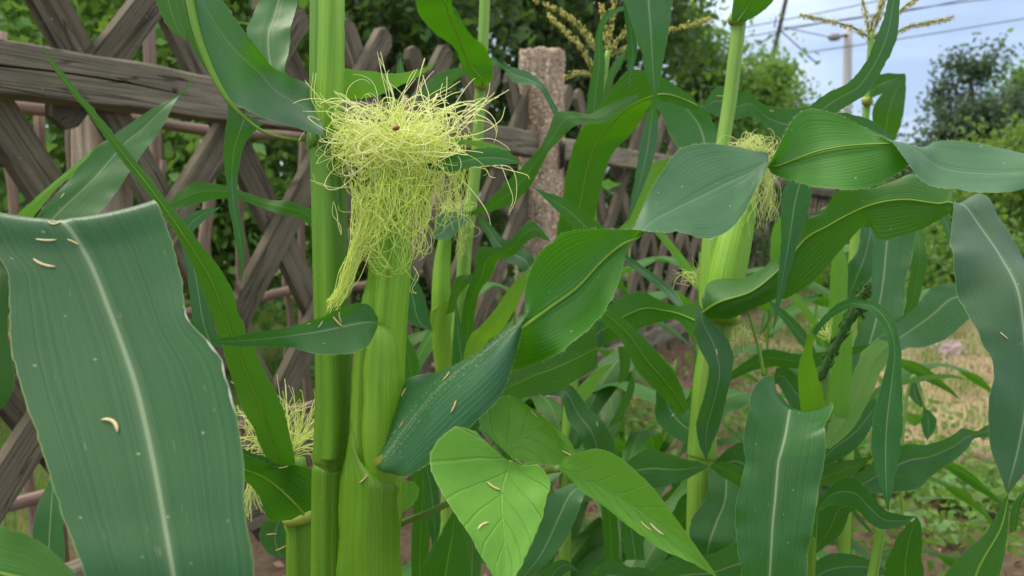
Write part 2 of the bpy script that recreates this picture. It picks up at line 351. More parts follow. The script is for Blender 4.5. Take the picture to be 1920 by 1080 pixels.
def ground_material():
    m, t = newmat('garden_ground'); N = NT(m)
    co = N.n('ShaderNodeTexCoord').outputs['Object']; sx = N.n('ShaderNodeSeparateXYZ', {0: co})
    big = N.noise(co, 1.3, 4., .6); fine = N.noise(co, 40., 4., .65)
    soil = N.mix(fine, c4(.085, .062, .040), c4(.21, .155, .10))
    straw = N.mix(fine, c4(.28, .23, .125), c4(.52, .44, .26))
    lawn = N.mix(fine, c4(.06, .10, .025), c4(.13, .16, .05))
    yy = N.math('ADD', sx.outputs[1], N.math('MULTIPLY_ADD', big, 1.6, -.8))
    xx = N.math('ADD', sx.outputs[0], N.math('MULTIPLY_ADD', big, 1.2, -.6))
    fs = N.math('MULTIPLY', N.ramp(yy, 3.0, 3.4), N.ramp(xx, 1.3, 1.8))
    col = N.mix(fs, soil, straw)
    col = N.mix(N.ramp(yy, 6.5, 9.), col, lawn)
    side = N.math('SUBTRACT', N.math('MULTIPLY', N.math('ADD', xx, .98), .873), N.math('MULTIPLY', N.math('SUBTRACT', yy, 1.56), .488))
    col = N.mix(N.ramp(side, -.35, -.9), col, N.mix(N.ramp(big, .5, .62), lawn, soil))
    bump = N.n('ShaderNodeBump', {'Height': N.noise(co, 25., 5., .7), 'Strength': .9, 'Distance': .03}).outputs[0]
    pb = N.n('ShaderNodeBsdfPrincipled', {'Base Color': col, 'Roughness': .95, 'Normal': bump, 'Specular IOR Level': .2})
    N.n('ShaderNodeOutputMaterial', {0: pb.outputs[0]}); return m
M_ground = ground_material()

# ================================================================== the setting: ground
def hgt(x, y):
    return .012 * math.sin(3.1 * x + 1.3 * y) + .01 * math.sin(5.3 * y - 2.2 * x) + .008 * math.sin(11 * x + 7 * y)
gx = np.concatenate([[-220, -120, -60, -30], np.linspace(-14, 14, 141), [30, 60, 120, 220]])
gy = np.concatenate([[-120, -40, -10, -4], np.linspace(-1, 20, 120), [30, 60, 120, 260]])
gv = [(x, y, hgt(x, y) - .01) for y in gy for x in gx]; nx = len(gx)
gf = [(j * nx + i, j * nx + i + 1, (j + 1) * nx + i + 1, (j + 1) * nx + i) for j in range(len(gy) - 1) for i in range(nx - 1)]
g = mk('ground', gv, gf, M_ground); g['kind'] = 'structure'

# ================================================================== fence
FO = Vector((-.978, 1.562, 0)); AL = R(29.234); FD = Vector((math.sin(AL), math.cos(AL), 0)); FN = Vector((math.cos(AL), -math.sin(AL), 0))  # FN points to the camera side
def fp(s, z, n=0.): return FO + FD * s + FN * n + Vector((0, 0, z))
fence = empty('lattice_fence', fp(0, 0), 'weathered grey wooden lattice fence of crossed slats behind the corn', 'fence')
def plank(name, mat, parent, a, b, wid, th, nrm, cut=.3, notch=False, jit=.002):
    """bevelled plank from a to b with clipped ends; grain runs along it"""
    a = Vector(a); b = Vector(b); t = (b - a); Ln = t.length; t.normalize(); side = nrm.cross(t).normalized()
    c = wid * cut; h = wid / 2; ch = th * .18
    prof = [(-h, 0), (-h + ch, th), (h - ch, th), (h, 0)]
    stn = [(0, .55), (c, 1)] + [(Ln * k / 4, 1) for k in (1, 2, 3)] + [(Ln - c, 1), (Ln, .45)]
    V = []; UV = []
    for (p, k) in stn:
        j = random.uniform(-jit, jit)
        for (x, y) in prof:
            V.append(a + t * p + side * (x * k + j) + nrm * (y - th / 2)); UV.append((x + .1 * y, p))
    f = []
    for i in range(len(stn) - 1):
        for q in range(4):
            q2 = (q + 1) % 4; f.append((i * 4 + q, i * 4 + q2, (i + 1) * 4 + q2, (i + 1) * 4 + q))
    f.append((3, 2, 1, 0)); n = (len(stn) - 1) * 4; f.append((n, n + 1, n + 2, n + 3))
    return mk(name, V, f, mat, parent, uv=UV, smooth=False)
HT = 1.55; ZB = .06
tops_f = [-.66, -.31, .03, .417, .84, 1.216, 1.572] + [1.572 + .345 * k for k in range(1, 30)]
tops_b = [-.88, -.55, -.22, .05, .38, .71, 1.034, 1.376] + [1.376 + .342 * k for k in range(1, 32)]
for s in tops_b:
    h = HT + random.uniform(-.015, .015); an = R(60 + random.uniform(-1.5, 1.5)); dx = (h - ZB) / math.tan(an)
    plank('slat', M_slat, fence, fp(s + dx, ZB, -.05), fp(s, h, -.05), random.uniform(.076, .09), .022, FN)
for s in tops_f:
    h = HT + random.uniform(-.015, .015); an = R(51.5 + random.uniform(-1.5, 1.5)); dx = (h - ZB) / math.tan(an)
    zb = 1.17 if s == .417 else ZB; dx = (h - zb) / math.tan(an)      # one slat is broken off below the rail
    plank('slat', M_slat, fence, fp(s - dx, zb, -.024), fp(s, h, -.024), random.uniform(.076, .09), .022, FN)
def rail(s0, s1, z0, z1, n0, n1, crack=None):
    ns = 60; V = []; UV = []; f = []; zc = z0 + (z1 - z0) * .52
    for i in range(ns + 1):
        s = s0 + (s1 - s0) * i / ns; e = .0025 * math.sin(7 * s) + .002 * math.sin(23 * s + 1)
        k = 0.
        if crack: k = max(0, min(1, (s - crack[0]) * 8, (crack[1] - s) * 5))
        zk = zc + .006 * math.sin(9 * s) - .012 * s
        pr = [(z0, n0), (z0 + .006 + e, n1 - .003), (z0 + .01 + e, n1), (zk - .0022 * k - .0002, n1), (zk, n1 - .018 * k), (zk + .0022 * k + .0002, n1), (z1 - .01 + e, n1), (z1 - .004 + e, n1 - .006), (z1 + e, n0)]
        for (z, n) in pr: V.append(fp(s, z, n)); UV.append((z + n, s))
    m = 9
    for i in range(ns):
        for q in range(m):
            q2 = (q + 1) % m; f.append((i * m + q, (i + 1) * m + q, (i + 1) * m + q2, i * m + q2))
    f.append(tuple(range(m))); f.append(tuple(ns * m + q for q in range(m))[::-1])
    return mk('rail', V, f, M_rail, fence, uv=UV, smooth=False)
rail(-.9, 2.17, 1.205, 1.315, -.010, .035, (-.6, .45)); rail(2.37, 11.6, 1.205, 1.313, -.010, .032)
rail(-.9, 2.17, .14, .24, -.010, .032); rail(2.37, 11.6, .14, .24, -.010, .03)
for (s, z) in [(.36, 1.265), (-.05, 1.28), (.80, 1.262), (1.2, 1.27), (1.62, 1.265)]:
    V, f, uv = tube_arrays([fp(s, z, .034), fp(s, z, .0375), fp(s, z, .038)], [.006, .006, .004], 8); mk('nail_head', V, f, M_metal, fence, uv=uv)
# concrete posts
def concrete_post(s, n, wx, wy, h, label, seed):
    bm = bmesh.new(); bmesh.ops.create_cube(bm, size=1)
    bmesh.ops.scale(bm, vec=(wx, wy, h + .3), verts=bm.verts); bmesh.ops.translate(bm, vec=(0, 0, (h - .3) / 2), verts=bm.verts)
    bmesh.ops.bevel(bm, geom=[e for e in bm.edges], offset=.022, segments=3, affect='EDGES', profile=.6)
    bmesh.ops.subdivide_edges(bm, edges=[e for e in bm.edges if e.calc_length() > .05], cuts=14, use_grid_fill=True)
    rs = random.Random(seed)
    for v in bm.verts:
        n_ = v.co.normalized(); k = .004
        v.co.x += rs.uniform(-k, k); v.co.y += rs.uniform(-k, k)
        v.co.z += rs.uniform(-k, k) + (.01 * math.sin(v.co.x * 30) if v.co.z > h - .05 else 0)
    me = bpy.data.meshes.new('fence_post'); bm.to_mesh(me); bm.free(); me.materials.append(M_conc)
    me.polygons.foreach_set('use_smooth', np.ones(len(me.polygons), bool))
    o = bpy.data.objects.new('fence_post', me); COL.objects.link(o); o.location = fp(s, 0, n); o.rotation_euler = (0, 0, math.pi / 2 - AL)
    return tag(o, label, 'post', 'concrete fence posts')
po = concrete_post(2.27, .0, .19, .14, 1.675, 'rough brown aggregate concrete post standing taller than the fence', 1)
p2 = concrete_post(.31, -.17, .10, .10, 1.33, 'pale concrete post behind the rail at the left of the fence', 2)
def pale_material():
    m, t = newmat('pale_concrete'); N = NT(m); co = N.n('ShaderNodeTexCoord').outputs['Object']
    col = N.mix(N.noise(co, 14., 5., .65), c4(.34, .28, .20), c4(.56, .48, .37)); bump = N.n('ShaderNodeBump', {'Height': N.noise(co, 120., 4.), 'Strength': .5, 'Distance': .003}).outputs[0]
    N.n('ShaderNodeOutputMaterial', {0: N.n('ShaderNodeBsdfPrincipled', {'Base Color': col, 'Roughness': .9, 'Normal': bump}).outputs[0]}); return m
p2.data.materials[0] = pale_material()
V, f, uv = tube_arrays([fp(2.21, 1.28, .062), fp(2.21, 1.22, .075), fp(2.21, 1.16, .062)], .008, 8)
mk('bracket', V, f, M_metal, po, uv=uv)
V = [fp(2.19 + .04 * a, 1.17 + .1 * b, .066 + .004 * c) for a in (0, 1) for b in (0, 1) for c in (0, 1)]
mk('bracket_plate', V, [(0, 1, 3, 2), (4, 6, 7, 5), (0, 4, 5, 1), (2, 3, 7, 6), (0, 2, 6, 4), (1, 5, 7, 3)], M_metal, po, smooth=False)
# stick fence right behind
stick = empty('stick_fence', fp(0, 0, -.45), 'old fence of thin reddish bark poles just behind the lattice fence', 'fence')
def branchy(a, b, n=9, j=.012):
    a = np.array(a); b = np.array(b); p = np.array([a + (b - a) * t for t in np.linspace(0, 1, n)])
    p[1:-1] += rng.normal(0, j, (n - 2, 3)); return catmull(p, 3)
for (px, top, wpx) in [(5, 60, 18), (72, 200, 20), (132, 190, 26), (276, -20, 24), (386, 262, 24), (455, 330, 20), (306, 300, 12), (538, 480, 12), (560, 150, 14), (430, 20, 10), (655, 300, 14), (760, 180, 12)]:
    # each pole stands where its pixel column meets the pole fence's plane
    r = P(px, top, 1) - Vector((0, 0, CAMZ)); o_ = fp(0, 0, -.42 - random.uniform(0, .06)); k = (o_.dot(FN)) / (r.dot(FN)); tp = Vector((0, 0, CAMZ)) + r * k
    rr = wpx / 2 / F * tp.y
    pth = branchy((tp.x, tp.y, -.05), tp, 9, .008); tube('pole', pth, np.linspace(rr * 1.15, rr * .9, len(pth)), M_stick, stick, 7)
for (za, zb, rr) in [(1.235, 1.235, .017), (.66, .73, .017), (.28, .3, .017)]:
    pth = branchy(fp(-.8, za, -.37), fp(3.4, zb, -.37), 14, .012); tube('cross_pole', pth, rr, M_stick, stick, 7)

# ================================================================== trees and shrubs behind
def leaf_cloud(cent, size, n_axis=None, up=.3):
    """diamond leaves: 4 verts, 2 tris folded along the middle"""
    n = len(cent)
    d = rng.normal(size=(n, 3)); d[:, 2] -= .35; d /= np.linalg.norm(d, axis=1)[:, None]
    nn = rng.normal(size=(n, 3)); nn[:, 2] += .9; nn -= d * (nn * d).sum(1)[:, None]; nn /= np.linalg.norm(nn, axis=1)[:, None]
    s = np.cross(d, nn); L_ = (size * rng.uniform(.6, 1.3, n))[:, None]
    a = cent - d * L_ * .5; b = cent + d * L_ * .5; m = cent - d * L_ * .06
    l = m + s * L_ * .3 + nn * L_ * .08; r = m - s * L_ * .3 + nn * L_ * .08
    V = np.stack([a, l, b, r], 1).reshape(-1, 3)
    i = np.arange(n)[:, None] * 4
    Fc = np.concatenate([i + np.array([[0, 1, 2]]), i + np.array([[0, 2, 3]])], 1).reshape(-1, 3)
    return V, Fc
def tree(name, label, cat, base, blobs, nleaf, lsize, mat, trunk=.05, group=None, nclump=60, spread=.16):
    """blobs: list of (x,y,z,rx,ry,rz) ellipsoids in world space"""
    e = empty(name, base, label, cat, group)
    b = Vector(base); top = np.array(max(blobs, key=lambda q: q[2])[:3])
    pth = catmull([(b.x, b.y, -.05), tuple(np.array(b) * .6 + top * .4 + rng.normal(0, .05, 3)), tuple(top)], 6)
    tube('trunk', pth, np.linspace(trunk, trunk * .3, len(pth)), M_trunk, e, 7)
    vol = np.array([q[3] * q[4] * q[5] for q in blobs]) ** .75; vol /= vol.sum()
    cl = []
    for q, wv in zip(blobs, vol):
        k = max(4, int(nclump * wv)); d = rng.normal(size=(k, 3)); d /= np.linalg.norm(d, axis=1)[:, None]
        cl.append(np.array(q[:3]) + d * np.array(q[3:]) * rng.uniform(.35, 1.0, (k, 1)))
    cl = np.concatenate(cl)
    LV = []; LF = []; o0 = 0
    for c in cl[::max(1, len(cl) // 26)]:                     # limbs out to the clumps
        t0 = pth[rng.integers(len(pth) // 4, len(pth) * 3 // 4)]
        mid = (t0 + c) / 2 + rng.normal(0, .06, 3)
        lp = catmull([t0, mid, c], 4); V, f, _ = tube_arrays(lp, np.linspace(trunk * .35, trunk * .08, len(lp)), 5, False)
        LV.append(V); LF += [tuple(np.array(q) + o0) for q in f]; o0 += len(V)
    mk('limbs', np.concatenate(LV), LF, M_trunk, e, uv=np.zeros((o0, 2)))
    idx = rng.integers(0, len(cl), nleaf)
    sc = np.array([min(q[3:]) for q in blobs]).mean() * spread * 2
    cen = cl[idx] + rng.normal(0, sc, (nleaf, 3)) * rng.uniform(.4, 1.2, (len(cl), 1))[idx]
    cen[:, 2] = np.maximum(cen[:, 2], .02)
    V, Fc = leaf_cloud(cen, lsize)
    o = mk('crown', V, Fc, mat, e, smooth=False); return e
tree('shrub', 'dense dark green shrub behind the left end of the lattice fence', 'shrub', (-2.9, 4.3, 0), [(-2.9, 4.3, 1.4, .9, .8, 1.2), (-3.2, 4.5, 2.3, .9, .8, .8)], 11000, .075, M_fmid, .05)
tree('shrub', 'leafy mid green shrub behind the fence near the tilted leaf tip', 'shrub', (-1.75, 4.7, 0), [(-1.75, 4.7, 1.2, .75, .7, 1.1), (-1.9, 4.9, 2.4, .8, .7, .9)], 11000, .08, M_fmid, .05)
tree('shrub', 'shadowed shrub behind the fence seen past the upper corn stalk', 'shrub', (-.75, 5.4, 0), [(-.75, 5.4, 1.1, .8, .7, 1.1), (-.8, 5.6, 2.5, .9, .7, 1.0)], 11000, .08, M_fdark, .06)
tree('tree', 'dark overhanging tree behind the concrete post at top centre', 'tree', (.45, 6.9, 0), [(.4, 6.9, 3.0, 1.3, .9, 1.0), (.3, 6.9, 1.6, 1.0, .8, 1.0), (1.1, 7.2, 2.6, .6, .6, .9)], 17000, .085, M_fdark, .1, nclump=90)
tree('tree', 'dark backing tree deep behind the fence at top left', 'tree', (-3.6, 7.6, 0), [(-3.6, 7.6, 2.6, 2.0, .9, 2.0), (-1.5, 8.2, 3.0, 1.6, .9, 1.8)], 15000, .12, M_fdark, .1, nclump=90)
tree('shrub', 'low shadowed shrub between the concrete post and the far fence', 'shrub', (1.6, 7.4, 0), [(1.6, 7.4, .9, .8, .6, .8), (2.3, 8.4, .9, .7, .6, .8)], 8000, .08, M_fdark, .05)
tree('sapling', 'sparse small-leaved branching tree against the sky right of centre', 'tree', (2.35, 9.6, 0), [(2.3, 9.6, 2.1, .75, .6, .8), (1.95, 9.5, 2.75, .45, .4, .6), (2.9, 9.8, 2.4, .5, .4, .4)], 9000, .085, M_fmid, .06, nclump=60, spread=.22)
tree('tree', 'bright yellow-green bushy tree below the leaning pole', 'tree', (4.0, 12.4, 0), [(3.9, 12.4, 2.05, 1.25, .9, 1.35), (3.1, 12.2, 1.5, .9, .7, 1.2), (4.9, 12.6, 1.4, .8, .7, 1.0)], 27000, .085, M_fbright, .08, nclump=80)
tree('tree', 'dark bluish green tree standing highest at the right', 'tree', (9.6, 16.2, 0), [(9.5, 16.2, 2.6, 1.1, 1., 1.4), (10.6, 16.4, 2.6, .9, .9, 1.0), (8.8, 16, 1.7, .9, .8, 1.1), (9.1, 16.2, 3.7, .4, .4, .5), (9.8, 16.3, 1.6, 1.3, .8, 1.2)], 19000, .12, M_fhaze, .14, nclump=80)
tree('tree', 'looser tree at the right edge with brownish twigs', 'tree', (11.3, 17.2, 0), [(11.4, 17.2, 2.9, 1.1, .8, 1.2), (10.6, 17.0, 2.0, .9, .7, 1.2)], 7000, .13, M_fmid, .12, nclump=36, spread=.2)
tree('bush', 'yellow-green bush in front of the dark tree at the right edge', 'bush', (6.0, 9.6, 0), [(6.0, 9.6, 1.0, .85, .7, .85), (5.3, 9.5, .7, .6, .5, .6)], 9000, .08, M_fbright, .05)
tree('bush', 'grey-green bush left of the dark tree at the far garden end', 'bush', (7.2, 15.0, 0), [(7.2, 15.0, 1.1, 1.1, .8, 1.2), (6.2, 14.6, .9, .9, .7, .9)], 9000, .11, M_fhaze, .06)
tree('bush', 'round green bush beyond the far end of the lattice fence', 'bush', (5.4, 13.4, 0), [(5.4, 13.4, .9, 1.0, .7, 1.0)], 7000, .1, M_fdark, .05)
tree('hedge', 'long dark hedge closing the far end of the garden', 'hedge', (9, 19.5, 0), [(x, 19.5 + .2 * math.sin(x), .9, 1.4, .6, .95) for x in (3, 5, 7, 9, 11, 13, 15)], 16000, .13, M_fdark, .06, nclump=120)
tree('hedge', 'mid green hedge joining the far trees at right', 'hedge', (8, 17.8, 0), [(x, 17.8 + .2 * math.sin(x), 1.2, 1.2, .6, 1.1 + .25 * math.sin(x * 2)) for x in (5.4, 6.8, 8.2, 9.6, 11, 12.4)], 15000, .13, M_fmid, .06, nclump=110)
tree('shrub', 'tall weedy shrub in the garden behind the white-ribbed corn leaves', 'shrub', (3.3, 6.9, 0), [(3.3, 6.9, .35, .55, .4, .35), (3.0, 6.4, .25, .35, .3, .25)], 6500, .06, M_fmid, .02, nclump=50)
tree('shrub', 'low weedy shrub beside the dry grass under the right hanging leaf', 'shrub', (4.35, 7.6, 0), [(4.4, 7.6, .38, .8, .4, .4)], 6500, .06, M_fmid, .02, nclump=50)
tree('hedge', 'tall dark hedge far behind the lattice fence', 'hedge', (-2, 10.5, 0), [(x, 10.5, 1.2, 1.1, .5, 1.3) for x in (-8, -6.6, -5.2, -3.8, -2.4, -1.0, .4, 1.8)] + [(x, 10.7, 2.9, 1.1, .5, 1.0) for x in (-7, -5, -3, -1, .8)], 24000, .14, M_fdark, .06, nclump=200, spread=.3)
# ================================================================== poles and wires
up = empty('utility_pole', (10.9, 26, 0), 'pale grey concrete utility pole with a lamp arm against the sky', 'pole')
tube('mast', catmull([P(1586, 330, 26), P(1588, 200, 26), P(1590, 50, 26)], 4), np.linspace(.17, .13, 9), simple('pole_concrete', (.42, .42, .42), .8), up, 10)
tube('lamp_arm', catmull([P(1589, 66, 25.9), P(1575, 68, 25.9), P(1556, 70, 25.8)], 4), np.linspace(.05, .035, 9), M_metal, up, 6)
V, f, uv = tube_arrays([P(1578, 68, 25.8), P(1570, 69, 25.8), P(1558, 70, 25.8), P(1552, 70, 25.8)], [.05, .13, .13, .04], 8); mk('lamp_head', V, f, simple('lamp_grey', (.25, .25, .26), .6), up, uv=uv)
lp = empty('leaning_pole', (6.4, 20, 0), 'thin leaning wooden pole with stays beneath the wires', 'pole')
tube('mast', catmull([P(1412, 300, 20), P(1440, 150, 20), P(1478, -20, 20), P(1490, -80, 20)], 4), .055, M_trunk, lp, 8)
for a, b in (((1464, 58), (1420, 85)), ((1464, 58), (1530, 118)), ((1455, 30), (1452, 52))):
    tube('stay', [P(*a, 20), P(*b, 20)], .018, M_metal, lp, 5)
M_wire = simple('wire', (.06, .06, .065), .6)
for (a, m, b, lab) in [((1395, 52), (1640, 3), (1900, -60), 'topmost overhead wire crossing the sky behind the right tassel'), ((1395, 70), (1640, 27), (1930, -12), 'second overhead wire from the top of the sky'), ((1470, 52), (1700, 21), (1940, -30), 'thin overhead wire starting at the leaning pole'), ((1515, 98), (1700, 71), (1950, 30), 'lowest overhead wire passing above the dark tree'), ((1460, 50), (1510, 60), (1556, 70), 'short slack wire from leaning pole to the lamp arm')]:
    tag(tube('overhead_wire', catmull([P(*a, 24), P(*m, 24), P(*b, 24)], 8), .016, M_wire, None, 5), lab, 'wire')
fr = empty('far_rail_fence', (8.2, 14.4, 0), 'small brown rail fence in front of the dark tree', 'fence')
for x in (7.7, 8.6): tube('post', [(x, 14.4, -.05), (x, 14.4, 1.6), (x, 14.4, 2.0)], .05, M_stick, fr, 6)
tube('rail', [(7.2, 14.35, 1.5), (8.2, 14.35, 1.48), (9.1, 14.35, 1.47)], .05, M_stick, fr, 6)

# ================================================================== corn
LEAVES = []
def leaf(plant, st, side='T', mat=None, k=None, ruf=.0018, rib=0., nu=14, cup=.06, name='leaf', d=None, ribmat=None, ns=7, corr=0.):
    """a blade through stations (edge A px,py, edge B px,py, depth[, mid px,py[, dA, dB, dM]]); a tip is (px,py,depth)"""
    A, B, M = [], [], []
    for s in st:
        if len(s) == 3: A.append(s); B.append(s); M.append(s); continue
        ax, ay, bx, by, dd = s[:5]; rest = s[5:]
        da = db = dm = 0
        if len(rest) in (5, 3): da, db, dm = rest[-3:]
        A.append((ax, ay, dd + da)); B.append((bx, by, dd + db))
        if len(rest) in (2, 5): M.append((rest[0], rest[1], dd + dm))
        else: M.append(((ax + bx) / 2, (ay + by) / 2, dd + (da + db) / 2 + dm))
    cA = catmull(A, ns); cB = catmull(B, ns); cM = catmull(M, ns)
    k = k if k is not None else min(1, len(st) - 2)
    k0, k1 = max(0, k - 1), min(len(st) - 1, k + 1)
    tx, ty = M[k1][0] - M[k0][0], M[k1][1] - M[k0][1]; bx, by = B[k][0] - A[k][0], B[k][1] - A[k][1]
    away = tx * by - ty * bx > 0                 # natural normal points away from the camera there
    flip = away == (side == 'T')
    a3, b3, m3 = PN(cA), PN(cB), PN(cM); n = len(a3)
    us = .5 - .5 * np.cos(np.linspace(0, math.pi, nu + 1)); us = .5 * us + .5 * np.linspace(0, 1, nu + 1)
    la = (1 - us) * (1 - 2 * us); lb = us * (2 * us - 1); lm = 4 * us * (1 - us)
    G = a3[:, None] * la[None, :, None] + b3[:, None] * lb[None, :, None] + m3[:, None] * lm[None, :, None]
    T = np.gradient(G, axis=0); Ac = np.gradient(G, axis=1); Nn = np.cross(T, Ac); Nn /= np.linalg.norm(Nn, axis=2)[..., None] + 1e-9
    if flip: Nn = -Nn
    wd = np.linalg.norm(b3 - a3, axis=1)
    v = np.concatenate([[0], np.cumsum(np.linalg.norm(np.diff(m3, axis=0), axis=1))])
    ph = rng.uniform(0, 6.28, 4); lam = rng.uniform(.045, .075)
    e = (2 * us - 1); ww = np.clip(wd / .05, 0, 1.3)
    rA = np.sin(2 * math.pi * v / lam + ph[0]) * .7 + np.sin(2 * math.pi * v / (lam * .43) + ph[1]) * .4
    rB = np.sin(2 * math.pi * v / (lam * 1.15) + ph[2]) * .7 + np.sin(2 * math.pi * v / (lam * .5) + ph[3]) * .4
    disp = (np.where(e < 0, 1, 0)[None] * rA[:, None] + np.where(e >= 0, 1, 0)[None] * rB[:, None]) * (np.abs(e) ** 2.5)[None] * ruf * ww[:, None]
    disp += cup * wd[:, None] * .5 * (np.abs(e) ** 1.3 - .5)[None]          # shallow gutter round the midrib
    disp -= (np.exp(-(e / .07) ** 2) * .0009)[None] * ww[:, None]
    lw = rng.uniform(0, 6.28, 3); l2 = rng.uniform(.05, .09)
    disp += (.0009 * np.sin(2 * math.pi * v / l2 + lw[0])[:, None] * np.sin(us * 5 + lw[1])[None] + .00022 * np.sin(2 * math.pi * v / (l2 * .45) + lw[2] + 3 * np.sin(v * 60))[:, None] * np.sin(us * 9 + lw[0])[None]) * ww[:, None] * (np.abs(e) ** .6)[None] * (1 if ruf > 0 else 0)
    if corr: disp += corr * np.sin(us * 2 * math.pi * 9)[None] * ww[:, None]
    G = G + Nn * disp[..., None]
    # slightly nibbled margins
    jag = rng.normal(0, .00025, (n, 2)); dirn = (b3 - a3) / (wd[:, None] + 1e-6)
    if ruf > 0 and name == 'leaf':
        for sd_ in (0, 1):
            for q in range(rng.poisson(v[-1] / .10)):
                c_ = rng.uniform(.1, .95) * v[-1]; jag[:, sd_] += (1 - 2 * sd_) * rng.uniform(.0004, .0022) * np.exp(-((v - c_) / rng.uniform(.0015, .006)) ** 2) * np.clip(wd / .03, 0, 1)
    G[:, 0] += dirn * jag[:, :1]; G[:, -1] += dirn * jag[:, 1:]
    V = G.reshape(-1, 3); m = nu + 1
    i = np.arange(n - 1)[:, None] * m + np.arange(nu)[None]; i = i.ravel()
    fc = np.stack([i, i + m, i + m + 1, i + 1], 1)
    if flip: fc = fc[:, ::-1]
    uv = np.stack([np.tile(us, n), np.repeat(v, m)], 1)
    o = mk(name, V, np.ascontiguousarray(fc), mat or M_leaf, plant, uv=uv)
    LEAVES.append(o)
    if rib:
        lo, hi = 0, n - max(2, ns // 2)
        pth = (G[:, nu // 2] - Nn[:, nu // 2] * rib * 1.0)[lo:hi]
        rr = np.linspace(rib, rib * .35, len(pth)) * np.clip(wd[lo:hi] / .012, .25, 1)
        if plant.parent is None or plant.parent is None and plant.type == 'EMPTY': tube('midrib', pth, rr, ribmat or M_rib, o, 6, False)
    o['_c'] = 0; del o['_c']
    return o, G, Nn
def stalk(plant, st, mat, name='stalk', sides=18, to_ground=True, ns=5, nodes=()):
    """st: (px,py,depth,width px)"""
    a = catmull([s[:4] for s in st], ns); p = PN(a[:, :3]); r = a[:, 3] / 2 / F * a[:, 2]
    for (py, amt) in nodes:
        r = r * (1 + amt * np.exp(-((a[:, 1] - py) / 9.) ** 2))
    if to_ground:
        l = p[-1]; g_ = np.array([l[0], l[1], -.03]); ex = np.array([l + (g_ - l) * t for t in np.linspace(.1, 1, 9)])
        p = np.vstack([p, ex]); r = np.concatenate([r, np.full(9, r[-1])])
    V, f, uv = tube_arrays(p, r, sides)
    return mk(name, V, f, mat, plant, uv=uv)
def base_of(px, py, d):
    p = P(px, py, d); return (p.x, p.y, 0)
def collar(plant, st, sides=14):
    a = np.array(st, float); V, f, uv = tube_arrays(PN(a[:, :3]), a[:, 3] / 2 / F * a[:, 2], sides); return mk('collar', V, f, M_collar, plant, uv=uv)

def strands_mesh(name, paths, rad, mat, parent, sides=4):
    VV = []; FF = []; o0 = 0
    for p in paths:
        n = len(p); r = rad * rng.uniform(.75, 1.2) * np.linspace(1, .55, n)
        V, f, _ = tube_arrays(PN(p), r, sides, False); VV.append(V)
        FF += [tuple(np.array(q) + o0) for q in f]; o0 += len(V)
    return mk(name, np.concatenate(VV), np.array(FF), mat, parent, kind='stuff')
def strand(start, dirn, n, step, curl, grav, d0, center=None, rad=None, noise=.12, pull=.25):
    """walk in pixel space (x right, y down, z away); curl = turn per step"""
    p = np.array(start, float); v = np.array(dirn, float); v /= np.linalg.norm(v)
    ax = rng.normal(size=3); ax /= np.linalg.norm(ax); out = [p.copy()]
    for i in range(n):
        v = v + np.cross(ax, v) * curl + rng.normal(0, noise, 3) * .5 + np.array([0, grav, 0])
        if center is not None:
            q = (p - center) / rad; e = np.linalg.norm(q)
            if e > 1: v -= (q / e) * pull * min(2, e)
        v /= np.linalg.norm(v); p = p + v * step; out.append(p.copy())
        if i % 6 == 5: ax = ax + rng.normal(0, .45, 3); ax /= np.linalg.norm(ax)
    o = np.array(out); o = catmull(o, 2); o[:, 2] = d0 + o[:, 2] * d0 / F
    return o
def poly(pts, d0, j=3.):
    a = np.array([(x, y, 0 if len(r) == 0 else r[0]) for (x, y, *r) in pts], float); a[1:] += rng.normal(0, j, (len(a) - 1, 3))
    a = catmull(a, 7); a[:, 2] = d0 + a[:, 2] * d0 / F; return a

# ------------------------------------------------------------------ plant A: the main stalk with the big silk
A_ = empty('corn_plant', base_of(618, 1080, .64), 'main corn plant in front with thick stalk and big mop of yellow silk', 'corn plant')
stalk(A_, [(614, -60, .64, 64), (613, 60, .64, 64), (612, 180, .64, 64), (608, 235, .64, 62), (611, 262, .64, 72), (616, 285, .64, 69), (618, 420, .64, 66), (621, 560, .64, 66), (625, 700, .64, 67), (624, 800, .64, 68), (622, 858, .64, 71), (620, 874, .64, 63), (619, 890, .64, 68), (617, 1000, .64, 66), (616, 1090, .64, 66)], M_stalk, ns=6)
# sheath edge wrapped round the upper stalk
leaf(A_, [(598, -40, 646, -40, .612, 628, -40, .008, .03, -.004), (596, 80, 646, 80, .612, 626, 80, .008, .03, -.004), (592, 170, 645, 170, .612, 622, 170, .008, .03, -.004), (590, 225, 642, 225, .612, 618, 225, .01, .03, -.002), (600, 256, 640, 256, .615, 620, 262, .01, .03, 0)], 'U', M_husk, name='leaf_sheath', ruf=0, cup=0)
leaf(A_, [(586, 285, 632, 290, .632, 610, 285, .012, 0, -.02), (586, 420, 640, 420, .632, 614, 420, .012, 0, -.018), (590, 560, 645, 560, .632, 617, 560, .012, 0, -.018), (594, 700, 650, 700, .632, 622, 700, .012, 0, -.018), (594, 800, 648, 800, .632, 621, 800, .012, 0, -.018), (592, 858, 640, 856, .632, 618, 862, .012, 0, -.02)], 'U', M_stalk, name='leaf_sheath', ruf=0, cup=0)
